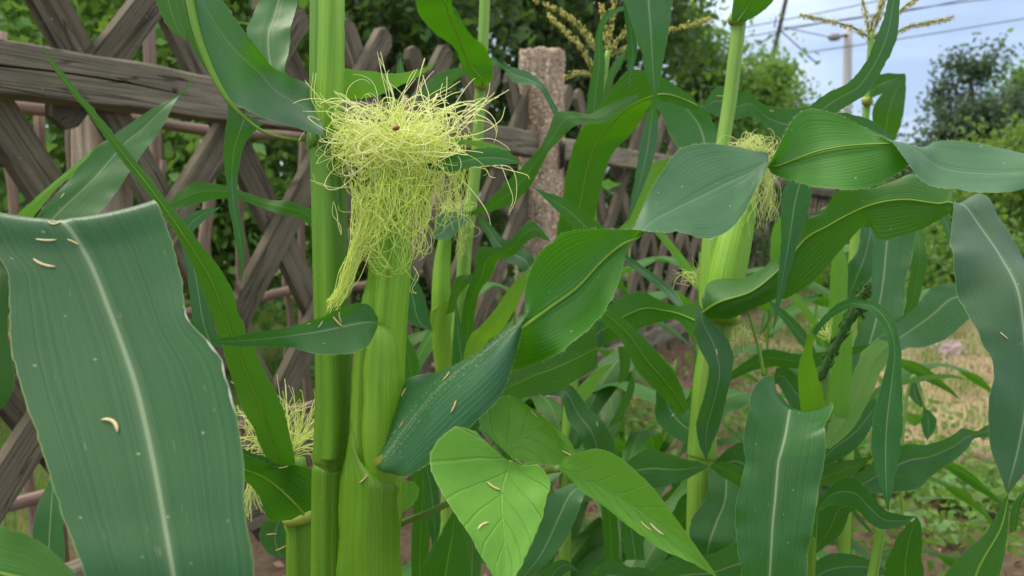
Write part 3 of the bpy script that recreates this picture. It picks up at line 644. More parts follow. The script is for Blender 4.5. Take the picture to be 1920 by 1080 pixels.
# the long twisting leaf that runs out to the right
L1, G1, N1 = leaf(A_, [
    (703, 872, 703, 862, .585, 702, 867),
    (724, 886, 738, 760, .580, 722, 850, -.004, .035, 0),
    (765, 892, 765, 712, .575, 758, 800, -.015, .045, 0),
    (812, 862, 835, 702, .565, 822, 722, -.02, .06, 0),
    (892, 791, 905, 700, .555, 900, 660, -.02, .07, 0),
    (948, 728, 950, 694, .55, 950, 622, -.015, .06, 0),
    (976, 628, 985, 690, .55, 984, 604, 0, .03, 0),
    (996, 510, 1050, 658, .56, 1028, 578, .0, -.01, .012),
    (1040, 444, 1112, 610, .57, 1080, 542, .0, -.015, .014),
    (1110, 431, 1152, 545, .58, 1130, 490, 0, -.01, .008),
    (1162, 431, 1172, 480, .585, 1168, 458, 0, 0, .002),
    (1196, 431, 1180, 452, .588, 1191, 444, -.004, .006, .001),
    (1218, 434, 1190, 424, .592, 1205, 429, -.008, .01, .0),
    (1245, 437, 1206, 388, .598, 1228, 411, -.01, .012, .0),
    (1282, 440, 1232, 336, .605, 1272, 388, -.015, .015, .002),
    (1328, 446, 1272, 281, .61, 1322, 364, -.02, .02, .004),
    (1362, 436, 1322, 271, .615, 1365, 342, -.018, .02, .004),
    (1394, 398, 1376, 275, .618, 1400, 326, -.012, .016, .0),
    (1424, 342, 1414, 283, .62, 1420, 313, -.008, .012, 0),
    (1444, 303, 1438, 287, .622, 1438, 303, -.012, .014, .004),
    (1459, 275, 1440, 302, .622, 1442, 310, -.010, .014, .006),
    (1474, 248, 1450, 325, .618, 1456, 312, .0, .006, .004),
    (1492, 219, 1492, 338, .614, 1494, 301, .012, -.008, .006),
    (1520, 204, 1536, 350, .61, 1530, 289, .018, -.012, .008),
    (1575, 217, 1590, 356, .60, 1580, 279, .016, -.012, .008),
    (1636, 246, 1645, 346, .595, 1638, 273, .008, -.006, .004),
    (1672, 267, 1690, 320, .588, 1670, 268, -.006, .0, .002),
    (1698, 301, 1716, 296, .58, 1700, 268, -.012, .008, .006),
    (1728, 338, 1742, 270, .578, 1734, 292, -.015, .014, 0),
    (1765, 354, 1765, 264, .575, 1766, 312, -.018, .016, 0),
    (1830, 363, 1815, 268, .565, 1826, 322, -.02, .02, .0),
    (1900, 358, 1905, 286, .555, 1902, 322, -.015, .02, 0),
    (1990, 335, 1985, 300, .55), (2050, 330, .55)], 'T', M_leafv, k=2, ruf=.0006, rib=.0014, ns=8, nu=18, cup=.03, corr=.00016)
# fuzz of hairs along the folded ridge and margins
hv = []; hf = []
nrow = G1.shape[0]
for q in range(2600):
    if q < 1500: i = rng.integers(8, 52); j = int(np.clip(rng.normal(9, 1.1), 5, 13))
    else: i = rng.integers(8, nrow - 10); j = random.choice([0, 18])
    p = G1[i, j] + (G1[i + 1, j] - G1[i, j]) * random.random(); d_ = N1[i, j] * .8 + rng.normal(0, .35, 3)
    if j in (0, 18): d_ = d_ + (G1[i, j] - G1[i, 1 if j == 0 else 17]) / .002
    d_ = d_ / np.linalg.norm(d_) * random.uniform(.0012, .0028); t_ = rng.normal(size=3); t_ = np.cross(t_, d_); t_ = t_ / np.linalg.norm(t_) * .00011
    k0 = len(hv); hv += [p - t_, p + t_, p + d_]; hf.append((k0, k0 + 1, k0 + 2))
mk('leaf_hair', hv, np.array(hf), simple('leaf_hair', (.5, .6, .4), .5, .4), L1, kind='stuff', smooth=False)
leaf(A_, [(696, 866, 712, 880, .583), (702, 860, 722, 886, .58), (716, 852, 728, 880, .579)], 'T', M_collar, ruf=0, name='collar', cup=.0)
# upper left broad leaf
leaf(A_, [(612, 257, 606, 240, .60), (585, 249, 600, 205, .605, 594, 222, 0, .03, .008), (545, 236, 580, 160, .61, 562, 195, 0, .035, .01), (500, 223, 540, 141, .605, 520, 172, 0, .02, .012), (462, 205, 508, 120, .60, 486, 135, -.005, .01, .012), (430, 186, 476, 82, .595, 452, 105), (398, 130, 446, 42, .59, 425, 75), (370, 60, 416, -2, .585, 393, 28), (350, -10, 385, -45, .585), (330, -90, 345, -100, .59)], 'T', M_leafv, ruf=.0004, cup=.02, corr=.00014, nu=18)
rp = catmull([(572, 263, .625), (530, 258, .615), (495, 247, .607), (462, 224, .60), (432, 194, .592), (410, 160, .588), (390, 118, .586), (371, 66, .584), (357, 4, .583), (350, -60, .583)], 6)
qb, _, _ = leaf(A_, [(431, 197, 433, 194, .597), (415, 176, 421, 181, .594), (392, 140, 402, 142, .592), (362, 92, 384, 104, .59), (342, 48, 368, 55, .588), (331, 8, 359, 8, .588), (322, -60, 350, -60, .588)], 'U', M_leaf, ruf=.0004)
tube('midrib', PN(rp), np.interp(np.arange(len(rp)), [0, 18, 26, len(rp)], [.0011, .0013, .0021, .0034]), M_rib, qb, 8)
leaf(A_, [(348, 76, .65), (318, 54, 346, 50, .65), (300, 22, 340, 10, .65), (290, -10, 334, -20, .65), (285, -60, 325, -60, .65)], 'U', M_leaf, corr=.0006)
leaf(A_, [(428, 194, 494, 232, .66), (424, 232, 480, 243, .66), (420, 285, 458, 274, .665), (423, 335, 446, 330, .67), (430, 395, 447, 390, .67), (440, 445, 458, 440, .67), (449, 492, 458, 485, .67), (452, 536, .67)], 'T', M_leaf, ruf=.001)
leaf(A_, [(586, 215, 590, 190, .70), (510, 180, 538, 138, .70), (468, 128, 542, 98, .71), (460, 70, 545, 56, .72), (474, 30, 554, 28, .73), (492, -15, 557, -10, .74), (515, -80, 552, -80, .74)], 'T', M_leaf, ruf=.001)
leaf(A_, [(628, 126, 628, 188, .69), (660, 130, 665, 186, .69), (700, 134, 705, 180, .695), (745, 137, 745, 163, .70), (790, 129, 792, 139, .71), (821, 113, .71)], 'U', M_leafy, ruf=.001)
leaf(A_, [(742, 150, 760, 150, .72), (744, 130, 758, 130, .72), (751, 107, .72)], 'T', M_leaf, ruf=0)
#leaf(A_, [(570, 250, 605, 250, .63, 585, 258, 0, 0, -.015), (582, 275, 640, 268, .625, 610, 278, .01, .01, -.02), (586, 330, 640, 325, .625, 612, 330, .01, .01, -.018)], 'U', M_ribd, name='collar', ruf=0, cup=0)
# ear of plant A
earA = stalk(A_, [(741, 335, .622, 22), (739, 360, .621, 40), (738, 400, .62, 58), (735, 450, .62, 72), (730, 520, .62, 80), (722, 600, .62, 84), (714, 700, .62, 90), (709, 820, .62, 98), (706, 940, .62, 100), (698, 1040, .63, 90), (680, 1130, .64, 70), (650, 1230, .645, 40)], M_husk, name='ear', to_ground=False, ns=6, sides=28)
leaf(earA, [(662, 965, 732, 960, .604, 700, 965, .014, .014, -.010), (662, 880, 751, 875, .60, 708, 880, .014, .014, -.014), (664, 760, 754, 760, .60, 709, 760, .014, .014, -.013), (667, 690, 753, 700, .60, 711, 690, .012, .012, -.01), (676, 640, 748, 655, .60, 713, 640, .01, .01, -.006), (692, 612, 734, 622, .60, 712, 612, .004, .004, 0), (702, 604, 716, 606, .60)], 'U', M_husk, name='husk_leaf', ruf=.0006, cup=0, nu=18)
leaf(earA, [(652, 940, 700, 950, .605, 672, 940, .01, 0, -.008), (655, 820, 690, 820, .605, 670, 820, .01, 0, -.008), (660, 700, 690, 700, .605, 674, 700, .01, 0, -.006), (668, 610, 696, 610, .605, 682, 610, .008, 0, -.004), (684, 540, 704, 540, .605), (697, 500, .605)], 'U', M_husk, name='husk_leaf', ruf=.0005, cup=0)
leaf(earA, [(632, 1110, 752, 1110, .60, 694, 1110, .022, .02, -.02), (633, 1020, 752, 1020, .60, 694, 1020, .022, .02, -.02), (637, 940, 752, 940, .60, 696, 940, .02, .02, -.02), (642, 885, 750, 905, .60, 694, 900, .018, .02, -.018), (651, 830, 690, 880, .60, 666, 850, .014, 0, -.006), (658, 790, 668, 800, .605)], 'U', M_stalk, name='husk_leaf', ruf=.0004, cup=0, nu=18)
leaf(earA, [(709, 597, 707, 614, .585), (692, 572, 698, 632, .58, 694, 604), (664, 571, 682, 655, .572, 668, 606, .004, -.008, .004), (628, 581, 640, 664, .565, 632, 614, .004, -.008, .004), (590, 598, 596, 664, .558, 593, 622, .004, -.006, .004), (540, 614, 545, 652, .553, 542, 630), (480, 622, 484, 650, .55, 482, 637), (430, 632, 432, 648, .548), (386, 641, .548)], 'T', M_leaf, name='husk_leaf', ruf=.0012)
leaf(earA, [(798, 309, 800, 316, .60), (820, 299, 815, 319, .597, 818, 309), (858, 288, 846, 322, .594, 855, 305), (905, 277, 890, 313, .59, 900, 296), (946, 281, 935, 309, .588, 942, 297), (978, 306, .588)], 'T', M_leaf, name='husk_leaf', ruf=.0006)
leaf(earA, [(845, 262, 845, 268, .605), (890, 263, 890, 274, .603), (930, 272, 928, 280, .60), (957, 283, .60)], 'U', M_leafy, name='husk_leaf', ruf=0)
# silk of plant A
D0 = .61; W = []; WP = []
C1 = np.array([738, 262, 0.]); R1 = np.array([120, 62, 66.])
for i in range(340):
    th = rng.uniform(0, 6.28); r_ = math.sqrt(random.random()); s0 = C1 + np.array([math.cos(th) * 75 * r_, rng.uniform(-22, 34), math.sin(th) * 50 * r_])
    dr = np.array([math.cos(th + rng.normal(0, .9)), rng.uniform(-.5, .35), math.sin(th + rng.normal(0, .9))])
    (WP if i % 3 else W).append(strand(s0, dr, rng.integers(14, 34), 10, rng.choice([-1, 1]) * rng.uniform(.05, .34), .03, D0, C1, R1, .07))
for i in range(215):
    s0 = np.array([rng.normal(735, 42), rng.uniform(285, 360), -rng.uniform(15, 55)]); s0[0] = np.clip(s0[0], 655, 830)
    W.append(strand(s0, [rng.normal(0, .35), 1, rng.normal(0, .2)], rng.integers(10, 26), 9, rng.choice([-1, 1]) * rng.uniform(.08, .5), .13, D0, np.array([735, 395, -28.]), np.array([68, 118, 32.]), .15, .45))
for i in range(60):
    x0 = rng.uniform(655, 735); y0 = rng.uniform(330, 430); t = random.random()
    W.append(poly([(x0, y0, -35), (x0 * .6 + 672 * .4 + rng.normal(0, 8), y0 * .5 + 230 + rng.normal(0, 10), -42), (668 - 20 * t, 505 + rng.normal(0, 10), -42), (652 - 22 * t, 545 + 10 * random.random(), -46), (636 - 24 * t, rng.uniform(560, 585), -50)], D0, 3.5))
for i in range(64):
    s0 = np.array([rng.uniform(780, 880), rng.uniform(245, 320), rng.uniform(-40, 40)])
    W.append(strand(s0, [rng.normal(.35, .5), .5, rng.normal(0, .4)], rng.integers(9, 22), 9, rng.choice([-1, 1]) * rng.uniform(.08, .4), .17, D0, np.array([822, 375, -5.]), np.array([52, 120, 40.]), .15, .3))
for i in range(60):
    x0 = rng.uniform(640, 880); s0 = np.array([x0, rng.uniform(205, 250), rng.uniform(-40, 40)])
    WP.append(strand(s0, [(x0 - 738) / 140 + rng.normal(0, .3), -.75, rng.normal(0, .4)], rng.integers(6, 15), 9, rng.choice([-1, 1]) * rng.uniform(.02, .25), .05, D0, None, None, .12))
for pl in [[(725, 240), (738, 185), (726, 140), (711, 97)], [(738, 236), (728, 175), (720, 130), (709, 108)], [(765, 230), (778, 175), (790, 130), (795, 105)], [(758, 232), (750, 190), (765, 150), (780, 128)], [(850, 258), (905, 248), (938, 226), (949, 200)], [(860, 268), (915, 262), (945, 272), (956, 282)], [(900, 312), (948, 312), (966, 335), (968, 370), (954, 402)], [(925, 312), (962, 318), (985, 328), (995, 336)], [(940, 310), (950, 340), (960, 370), (955, 398)], [(870, 340), (895, 372), (915, 400), (923, 420)], [(880, 312), (905, 318), (920, 330), (928, 333)], [(655, 230), (620, 205), (595, 178), (574, 153)], [(640, 225), (615, 205), (590, 190), (594, 135)], [(690, 208), (660, 195), (630, 172), (612, 162)], [(660, 350), (625, 352), (600, 345), (584, 335)], [(840, 235), (835, 200), (830, 175), (832, 155)], [(830, 205), (860, 192), (880, 196), (893, 197)], [(800, 215), (840, 210), (860, 222), (872, 232)], [(775, 500), (782, 520), (778, 540), (781, 552)], [(640, 440), (635, 420), (628, 400), (625, 380)], [(800, 205), (790, 170), (792, 150)]]:
    for q in range(2 if pl[0][0] < 830 else 1): WP.append(poly(pl, D0, 2. + 3 * q))
strands_mesh('silk', W, .00033, M_silk, earA, 4)
strands_mesh('silk', WP, .00040, M_silkt, earA, 4)

# ------------------------------------------------------------------ plant B: behind the main stalk at lower left
B_ = empty('corn_plant', base_of(563, 1080, .74), 'shorter corn plant half hidden left behind the main stalk with wispy silk', 'corn plant')
stalk(B_, [(552, 860, .74, 40), (558, 930, .74, 48), (562, 968, .74, 56), (562, 985, .74, 50), (563, 1040, .74, 52), (564, 1100, .74, 52)], M_stalk)
collar(B_, [(558, 962, .735, 56), (560, 970, .735, 62), (561, 978, .735, 56)])
leaf(B_, [(520, 905, 556, 905, .72), (500, 862, 553, 872, .715), (474, 808, 546, 828, .705), (454, 768, 528, 762, .69), (433, 704, 493, 690, .675), (403, 610, 452, 596, .655), (372, 528, 424, 522, .64), (334, 446, 366, 446, .625), (280, 368, 290, 345, .615), (233, 307, 242, 285, .61), (194, 253, 203, 238, .605), (150, 194, 163, 190, .60), (108, 142, 119, 137, .597), (78, 82, .595)], 'U', M_leaf, ruf=.0006, rib=.001, cup=.12)
leaf(B_, [(545, 976, 588, 955, .72, 570, 962), (505, 975, 592, 890, .715, 552, 940), (487, 935, 560, 874, .71, 522, 912), (462, 906, 515, 870, .70, 490, 890), (420, 885, 462, 856, .69), (370, 845, 400, 822, .69)], 'U', M_leaf, ruf=.001, rib=.0014)
leaf(B_, [(430, 820, 430, 858, .70), (466, 846, 472, 867, .70), (500, 858, 498, 878, .70), (524, 879, .70)], 'T', M_leaf, ruf=.0015)
leaf(B_, [(520, 962, 548, 962, .80), (492, 984, 548, 985, .80), (486, 1010, 544, 1012, .80), (500, 1034, 544, 1036, .80), (518, 1046, 543, 1044, .80)], 'T', M_leaf, ruf=.003)
earB = stalk(B_, [(541, 848, .79, 14), (540, 875, .79, 26), (541, 910, .79, 34), (546, 960, .78, 36), (556, 1010, .76, 30)], M_husk, name='ear', to_ground=False)
WB = []
for i in range(130):
    th = rng.uniform(-1.25, .95)
    WB.append(strand([rng.normal(543, 5), 858, rng.normal(0, 8)], [math.sin(th), -math.cos(th), rng.normal(0, .3)], rng.integers(9, 19), 10, rng.choice([-1, 1]) * rng.uniform(.02, .2), .035, .79, None, None, .1))
for i in range(60): WB.append(strand([rng.uniform(460, 500), rng.uniform(786, 800), rng.normal(0, 10)], [rng.normal(.4, .3), .5, 0], rng.integers(4, 8), 9, rng.normal(0, .15), .1, .79, None, None, .1))
for i in range(24): WB.append(strand([rng.uniform(462, 480), rng.uniform(900, 920), rng.normal(0, 6)], [rng.normal(0, .3), 1, 0], rng.integers(4, 8), 9, rng.normal(0, .12), .05, .79, None, None, .1))
strands_mesh('silk', WB, .0005, M_silkp, earB, 4)
leaf(B_, [(600, 432, 600, 470, .79), (588, 396, 588, 433, .79), (556, 382, 560, 408, .79), (538, 376, 524, 402, .79), (498, 373, 488, 388, .80), (425, 349, 440, 372, .80), (370, 341, 388, 377, .80), (340, 356, 342, 391, .80), (318, 380, 320, 388, .80)], 'U', M_leaf, ruf=.0035)
leaf(B_, [(372, 650, 420, 650, .73), (362, 600, 398, 600, .73), (352, 520, 382, 520, .735), (340, 452, 366, 456, .74), (345, 415, 363, 434, .74), (370, 395, 386, 411, .74), (414, 388, .74)], 'T', M_leafg, ruf=.0008)

# ------------------------------------------------------------------ plant W: stands just left of the frame
W_ = empty('corn_plant', base_of(-330, 900, .62), 'corn plant at the left edge with one huge drooping leaf', 'corn plant')
stalk(W_, [(-330, 380, .62, 60), (-330, 700, .62, 66), (-330, 1000, .62, 70)], M_stalk)
L0, G0, N0 = leaf(W_, [(-330, 640, -330, 600, .62), (-200, 480, -150, 560, .60), (-90, 410, 140, 500, .55, 10, 470), (-75, 400, 262, 425, .475, 96, 430), (-54, 388, 291, 379, .447, 110, 407), (-25, 458, 318, 434, .4405, 154, 470), (14, 505, 332, 482, .4355, 176, 514), (20, 560, 344, 530, .4295, 194, 560), (22, 645, 356, 600, .418, 224, 640), (44, 735, 418, 678, .405, 252, 725), (82, 850, 454, 830, .388, 281, 848), (118, 965, 461, 955, .373, 303, 965), (166, 1085, 479, 1085, .36, 323, 1085), (240, 1260, 470, 1260, .36, 345, 1260), (350, 1420, .37)], 'T', M_leafg, k=7, ruf=0, rib=.0014, nu=20, cup=.05, ns=9)
# dried, chewed margin of the big leaf
nr = G0.shape[0]; dv = []; df = []
i0, i1 = int(nr * .545), int(nr * .70)
for i in range(i0, i1):
    for jj, jo in ((20, 0), (19, .0)):
        a = G0[i, 20]; b = G0[i, 18]; tt = .0 if jj == 20 else max(.04, .2 * abs(math.sin(i * .9)) * random.uniform(.0, 1.3))
        dv.append(a * (1 - tt) + b * tt + N0[i, 20] * .0007)
for i in range(i1 - i0 - 1): df.append((2 * i, 2 * i + 1, 2 * i + 3, 2 * i + 2))
mk('dried_margin', dv, df, M_dry, L0)
leaf(W_, [(-120, 470, 12, 482, .48), (-100, 560, 19, 520, .47), (-80, 640, 15, 620, .465), (-60, 720, 26, 715, .46), (-30, 790, 10, 760, .46)], 'U', M_leaf, k=1, ruf=.0006)
leaf(W_, [(-330, 880, -330, 950, .56), (-160, 950, -160, 1080, .46), (-70, 962, -70, 1130, .41), (0, 987, -10, 1150, .385), (70, 1014, 60, 1160, .375), (142, 1080, 120, 1170, .37), (190, 1150, .37)], 'U', M_leafs, k=3, ruf=.0012, rib=.001)
leaf(W_, [(-120, 520, -60, 560, .78), (0, 462, 110, 470, .80), (70, 412, 190, 398, .81, 100, 404), (117, 350, 226, 350, .82, 164, 344), (160, 303, 258, 305, .83, 200, 304), (192, 271, 281, 271, .835, 232, 268), (228, 243, 306, 238, .84, 266, 240), (284, 206, 325, 200, .845), (322, 184, 337, 180, .85), (344, 168, 351, 167, .85), (363, 138, .85)], 'T', M_leaf, k=3, ruf=.0012, cup=.1)
leaf(W_, [(-60, 480, 0, 480, .85), (34, 400, 60, 408, .85), (90, 350, 112, 348, .855), (130, 317, 150, 318, .86), (175, 280, 188, 284, .865), (197, 264, .87)], 'U', M_leafy, k=2, ruf=.0006)
leaf(W_, [(60, 1120, 115, 1120, .68), (58, 1040, 122, 1035, .69), (66, 970, 122, 965, .70), (80, 925, 115, 920, .71), (101, 884, .72)], 'T', M_leaf, ruf=.001)

# ------------------------------------------------------------------ plant C: slim stalk behind the silk
C_ = empty('corn_plant', base_of(845, 1000, 1.15), 'slim corn plant behind the silk mop with an upright leaf at its collar', 'corn plant')
stalk(C_, [(912, -80, 1.15, 19), (909, 0, 1.15, 20), (906, 80, 1.15, 20), (903, 150, 1.15, 19), (900, 170, 1.15, 20), (897, 240, 1.15, 21), (890, 330, 1.15, 22), (880, 400, 1.15, 25), (872, 470, 1.15, 26), (866, 560, 1.15, 27), (856, 650, 1.15, 28), (848, 760, 1.15, 28), (842, 900, 1.15, 28), (838, 1050, 1.15, 28)], M_stalkp)
collar(C_, [(905, 148, 1.14, 24), (903, 157, 1.14, 28), (901, 166, 1.14, 22)])
leaf(C_, [(893, 160, 912, 160, 1.12), (884, 151, 923, 146, 1.11), (868, 125, 922, 117, 1.10, 880, 120), (852, 90, 906, 85, 1.08, 868, 90), (815, 62, 880, 64, 1.06, 855, 58), (787, 30, 852, 24, 1.04, 840, 22), (779, 0, 846, -6, 1.02, 832, -4), (765, -60, 835, -60, 1.02)], 'U', M_leaf, k=2, ruf=.001, rib=.0013, corr=.0004)
leaf(C_, [(862, 50, 856, 42, 1.07), (880, 62, 866, 46, 1.08), (850, 10, 849, 22, 1.07)], 'T', M_leaf, ruf=0)
leaf(C_, [(908, 112, 908, 126, 1.15), (925, 107, 924, 122, 1.14), (940, 119, 945, 131, 1.13), (970, 128, 960, 152, 1.12), (996, 138, 985, 160, 1.11), (1022, 162, 1010, 165, 1.10), (1035, 186, 1026, 190, 1.10), (1046, 206, 1038, 214, 1.10), (1060, 240, 1.10)], 'T', M_leafg, ruf=.001)
leaf(C_, [(895, 140, 895, 155, 1.16), (868, 127, 870, 142, 1.15), (850, 128, 851, 153, 1.14), (823, 137, 832, 168, 1.13), (800, 158, 808, 180, 1.12), (784, 190, 1.12)], 'U', M_leaf, ruf=.001)
leaf(C_, [(885, 394, 885, 404, 1.13), (858, 396, 876, 418, 1.10), (828, 402, 856, 438, 1.08), (816, 424, 838, 451, 1.07), (806, 446, 1.06)], 'T', M_leafg, ruf=.002)
leaf(C_, [(880, 398, 884, 404, 1.13), (907, 383, 918, 397, 1.10), (940, 352, 957, 384, 1.07, 950, 368), (970, 321, 985, 360, 1.05, 978, 341), (994, 296, 1009, 324, 1.03), (1013, 276, 1026, 290, 1.02), (1026, 250, 1048, 264, 1.02), (1042, 212, 1075, 238, 1.02), (1072, 209, 1098, 232, 1.03), (1104, 213, 1130, 230, 1.04), (1142, 195, 1158, 212, 1.06), (1195, 175, 1200, 185, 1.08)], 'U', M_leaf, k=3, ruf=.0012)
earC = stalk(C_, [(836, 425, 1.11, 10), (834, 450, 1.11, 24), (829, 500, 1.11, 32), (827, 560, 1.11, 36), (828, 640, 1.12, 36), (836, 720, 1.13, 30), (842, 780, 1.14, 20)], M_husk, name='ear', to_ground=False)
WC = [strand([rng.normal(840, 8), rng.uniform(400, 430), rng.normal(0, 8)], [rng.normal(.4, .6), -.6, rng.normal(0, .4)], rng.integers(6, 14), 7, rng.choice([-1, 1]) * rng.uniform(.1, .4), .1, 1.11, np.array([858, 385, 0.]), np.array([24, 42, 25.]), .12) for i in range(70)]
WC += [strand([rng.normal(862, 6), rng.uniform(430, 450), 0], [rng.normal(0, .3), 1, 0], rng.integers(5, 10), 7, rng.normal(0, .15), .1, 1.11, None, None, .12) for i in range(16)]
strands_mesh('silk', WC, .00045, M_silkp, earC, 3)
leaf(C_, [(862, 660, 884, 660, 1.08), (868, 575, 896, 558, 1.06), (886, 515, 920, 520, 1.05), (898, 466, 936, 486, 1.04, 915, 485), (945, 462, 962, 479, 1.03), (976, 427, 990, 452, 1.02), (1001, 415, 1012, 446, 1.02), (1032, 452, 1020, 450, 1.02)], 'U', M_leaf, k=2, ruf=.001)
leaf(C_, [(895, 402, 900, 420, 1.14), (915, 415, 912, 440, 1.13), (942, 446, 928, 470, 1.12), (972, 460, 945, 488, 1.12), (998, 478, 976, 504, 1.11), (1006, 525, 992, 530, 1.11)], 'T', M_leafg, ruf=.001)
leaf(C_, [(862, 700, 888, 700, .98), (878, 636, 908, 648, .97), (901, 612, 938, 622, .96), (929, 579, 960, 590, .95), (962, 532, 980, 551, .94), (1001, 493, 1002, 518, .93), (1045, 450, 1050, 462, .93)], 'U', M_leafy, k=2, ruf=.001)
leaf(C_, [(848, 720, 892, 700, 1.0), (847, 665, 881, 662, 1.0), (850, 622, 868, 620, 1.0), (853, 580, 859, 582, 1.0), (853, 539, 1.0)], 'T', M_leaf, ruf=.002)
leaf(C_, [(836, 590, 852, 585, 1.08), (845, 550, 860, 557, 1.07), (856, 520, 879, 532, 1.06), (885, 514, 885, 520, 1.06)], 'U', M_leaf, ruf=.001)
leaf(C_, [(745, 480, 768, 500, 1.0), (752, 560, 796, 556, 1.0), (764, 602, 806, 600, 1.0), (812, 622, 1.0)], 'T', M_leafg, ruf=.001)
leaf(C_, [(742, 610, 762, 628, 1.02), (748, 665, 781, 662, 1.02), (756, 700, 786, 696, 1.02), (775, 735, 1.02)], 'U', M_leaf, ruf=.001)
leaf(C_, [(838, 720, 860, 720, 1.12), (812, 640, 838, 620, 1.12), (806, 590, 836, 572, 1.10), (812, 580, 842, 560, 1.1)], 'U', M_stalkp, name='leaf_sheath', ruf=0)

# ------------------------------------------------------------------ plant D: by the concrete post, with a tassel
D_ = empty('corn_plant', base_of(1075, 900, 1.4), 'corn plant right of the concrete post with an arching tassel', 'corn plant')
stalk(D_, [(1140, 95, 1.4, 10), (1130, 170, 1.4, 13), (1122, 250, 1.4, 16), (1112, 340, 1.4, 19), (1106, 420, 1.4, 21), (1090, 560, 1.4, 23), (1072, 720, 1.4, 24), (1060, 900, 1.4, 24)], M_stalkp)
def tassel(plant, branches, d, mat, w=.0022, dens=1900, dangle=.5, name='tassel', wid=.0055, spread=.45):
    root = None
    for br in branches:
        p = PN(np.array([(x, y, d + dz) for (x, y, dz) in [(q + (0,))[:3] for q in br]])); p = catmull(p, 8)
        o = tube('tassel_branch', p, np.linspace(w, w * .5, len(p)), M_tasseld, plant, 5)
        Ln = np.linalg.norm(np.diff(p, axis=0), axis=1).sum(); n = int(Ln * dens); VV = []; FF = []
        for i in range(n):
            t = random.random() * (len(p) - 1.01); k = int(t); c = p[k] + (p[k + 1] - p[k]) * (t - k); tn = p[k + 1] - p[k]; tn /= np.linalg.norm(tn)
            hang = random.random() < dangle
            ax = np.array([rng.normal(0, .25), rng.normal(0, .25), -1]) if hang else tn + rng.normal(0, spread, 3)
            ax /= np.linalg.norm(ax); s = rng.normal(size=3); s -= ax * s.dot(ax); s /= np.linalg.norm(s); b = np.cross(ax, s)
            l = random.uniform(.006, .011); r = random.uniform(.0006, .0012); c = c + s * wid * random.random() + ax * l * .4
            q = [c - ax * l / 2, c + s * r, c + b * r, c - s * r, c - b * r, c + ax * l / 2]; k0 = len(VV); VV += q
            for m_ in range(4):
                FF.append((k0, k0 + 1 + m_, k0 + 1 + (m_ + 1) % 4)); FF.append((k0 + 5, k0 + 1 + (m_ + 1) % 4, k0 + 1 + m_))
        s_ = mk('spikelets', VV, np.array(FF), mat, o, kind='stuff')
tassel(D_, [[(1117, 90), (1102, 66), (1080, 42), (1045, 17), (1002, -2)], [(1112, 128), (1098, 100), (1075, 72), (1050, 48, .02), (1030, 30, .03)], [(1112, 138), (1095, 135), (1078, 137), (1058, 146)], [(1140, 95), (1134, 60), (1130, 30), (1128, 8)], [(1141, 92), (1146, 50), (1150, 10), (1152, -40)], [(1143, 95), (1156, 78), (1172, 60), (1180, 40)], [(1150, 100, .05), (1200, 75, .05), (1255, 56, .05), (1300, 43, .05), (1328, 35, .05)]], 1.4, M_tassel)
D2l = [(1010, 540, 1062, 545, 1.22), (1042, 440, 1106, 446, 1.2), (1066, 310, 1140, 305, 1.17, 1105, 300), (1088, 247, 1188, 247, 1.15, 1135, 245), (1128, 196, 1222, 195, 1.12, 1178, 200), (1175, 134, 1232, 184, 1.10, 1215, 182), (1228, 139, 1252, 190, 1.08, 1248, 176), (1287, 174, 1296, 206, 1.07), (1316, 203, 1318, 196, 1.06), (1346, 217, 1346, 161, 1.06), (1378, 224, 1376, 177, 1.06), (1412, 219, 1402, 171, 1.05), (1446, 246, 1434, 196, 1.04), (1480, 265, 1480, 204, 1.03), (1540, 280, 1545, 205, 1.02), (1600, 270, 1.02)]
leaf(D_, D2l, 'U', M_leaf, k=2, ruf=.001, rib=.0013)
leaf(D_, [(1218, 170, 1320, 196, 1.2), (1250, 240, 1345, 248, 1.2, 1310, 232), (1272, 285, 1362, 292, 1.19, 1325, 285), (1300, 370, 1372, 370, 1.18)], 'T', M_leaf, ruf=.001)
leaf(D_, [(1098, 225, 1128, 210, 1.34), (1104, 167, 1131, 172, 1.33), (1112, 122, 1135, 122, 1.32), (1118, 64, 1130, 72, 1.31), (1129, 32, 1136, 46, 1.3), (1148, 17, 1151, 28, 1.29), (1172, 10, 1174, 17, 1.28)], 'T', M_leaf, ruf=.001)
leaf(D_, [(1124, 210, 1140, 205, 1.36), (1132, 170, 1150, 152, 1.36), (1146, 125, 1166, 120, 1.36), (1178, 86, 1.36)], 'U', M_leaf, ruf=.0008)
leaf(D_, [(1160, -50, 1272, -50, .93), (1171, 0, 1262, 0, .93), (1187, 52, 1254, 56, .93), (1200, 100, 1246, 102, .935), (1212, 140, 1239, 138, .94), (1224, 178, 1232, 182, .945), (1218, 200, 1231, 200, .95), (1207, 238, 1234, 228, .955), (1195, 296, 1230, 282, .955), (1187, 352, 1208, 346, .955), (1174, 424, .955)], 'T', M_leafg, ruf=.0006)
leaf(D_, [(1166, -20, 1180, -20, .96), (1171, 25, 1185, 25, .96), (1175, 70, 1192, 66, .96), (1177, 112, 1195, 98, .96), (1177, 140, 1188, 126, .96), (1180, 164, .96)], 'T', M_leafg, ruf=.0006)
leaf(D_, [(1150, 440, 1098, 480, 1.15), (1110, 408, 1082, 438, 1.12), (1082, 386, 1062, 414, 1.10), (1046, 367, 1040, 391, 1.08), (1020, 359, 1017, 368, 1.07), (999, 351, 1.06)], 'T', M_leaf, ruf=.0008)
leaf(D_, [(1092, 640, 1110, 640, 1.38), (1062, 590, 1110, 560, 1.36), (1055, 480, 1108, 470, 1.34), (1062, 420, 1092, 400, 1.33)], 'U', M_leaf, ruf=.001)
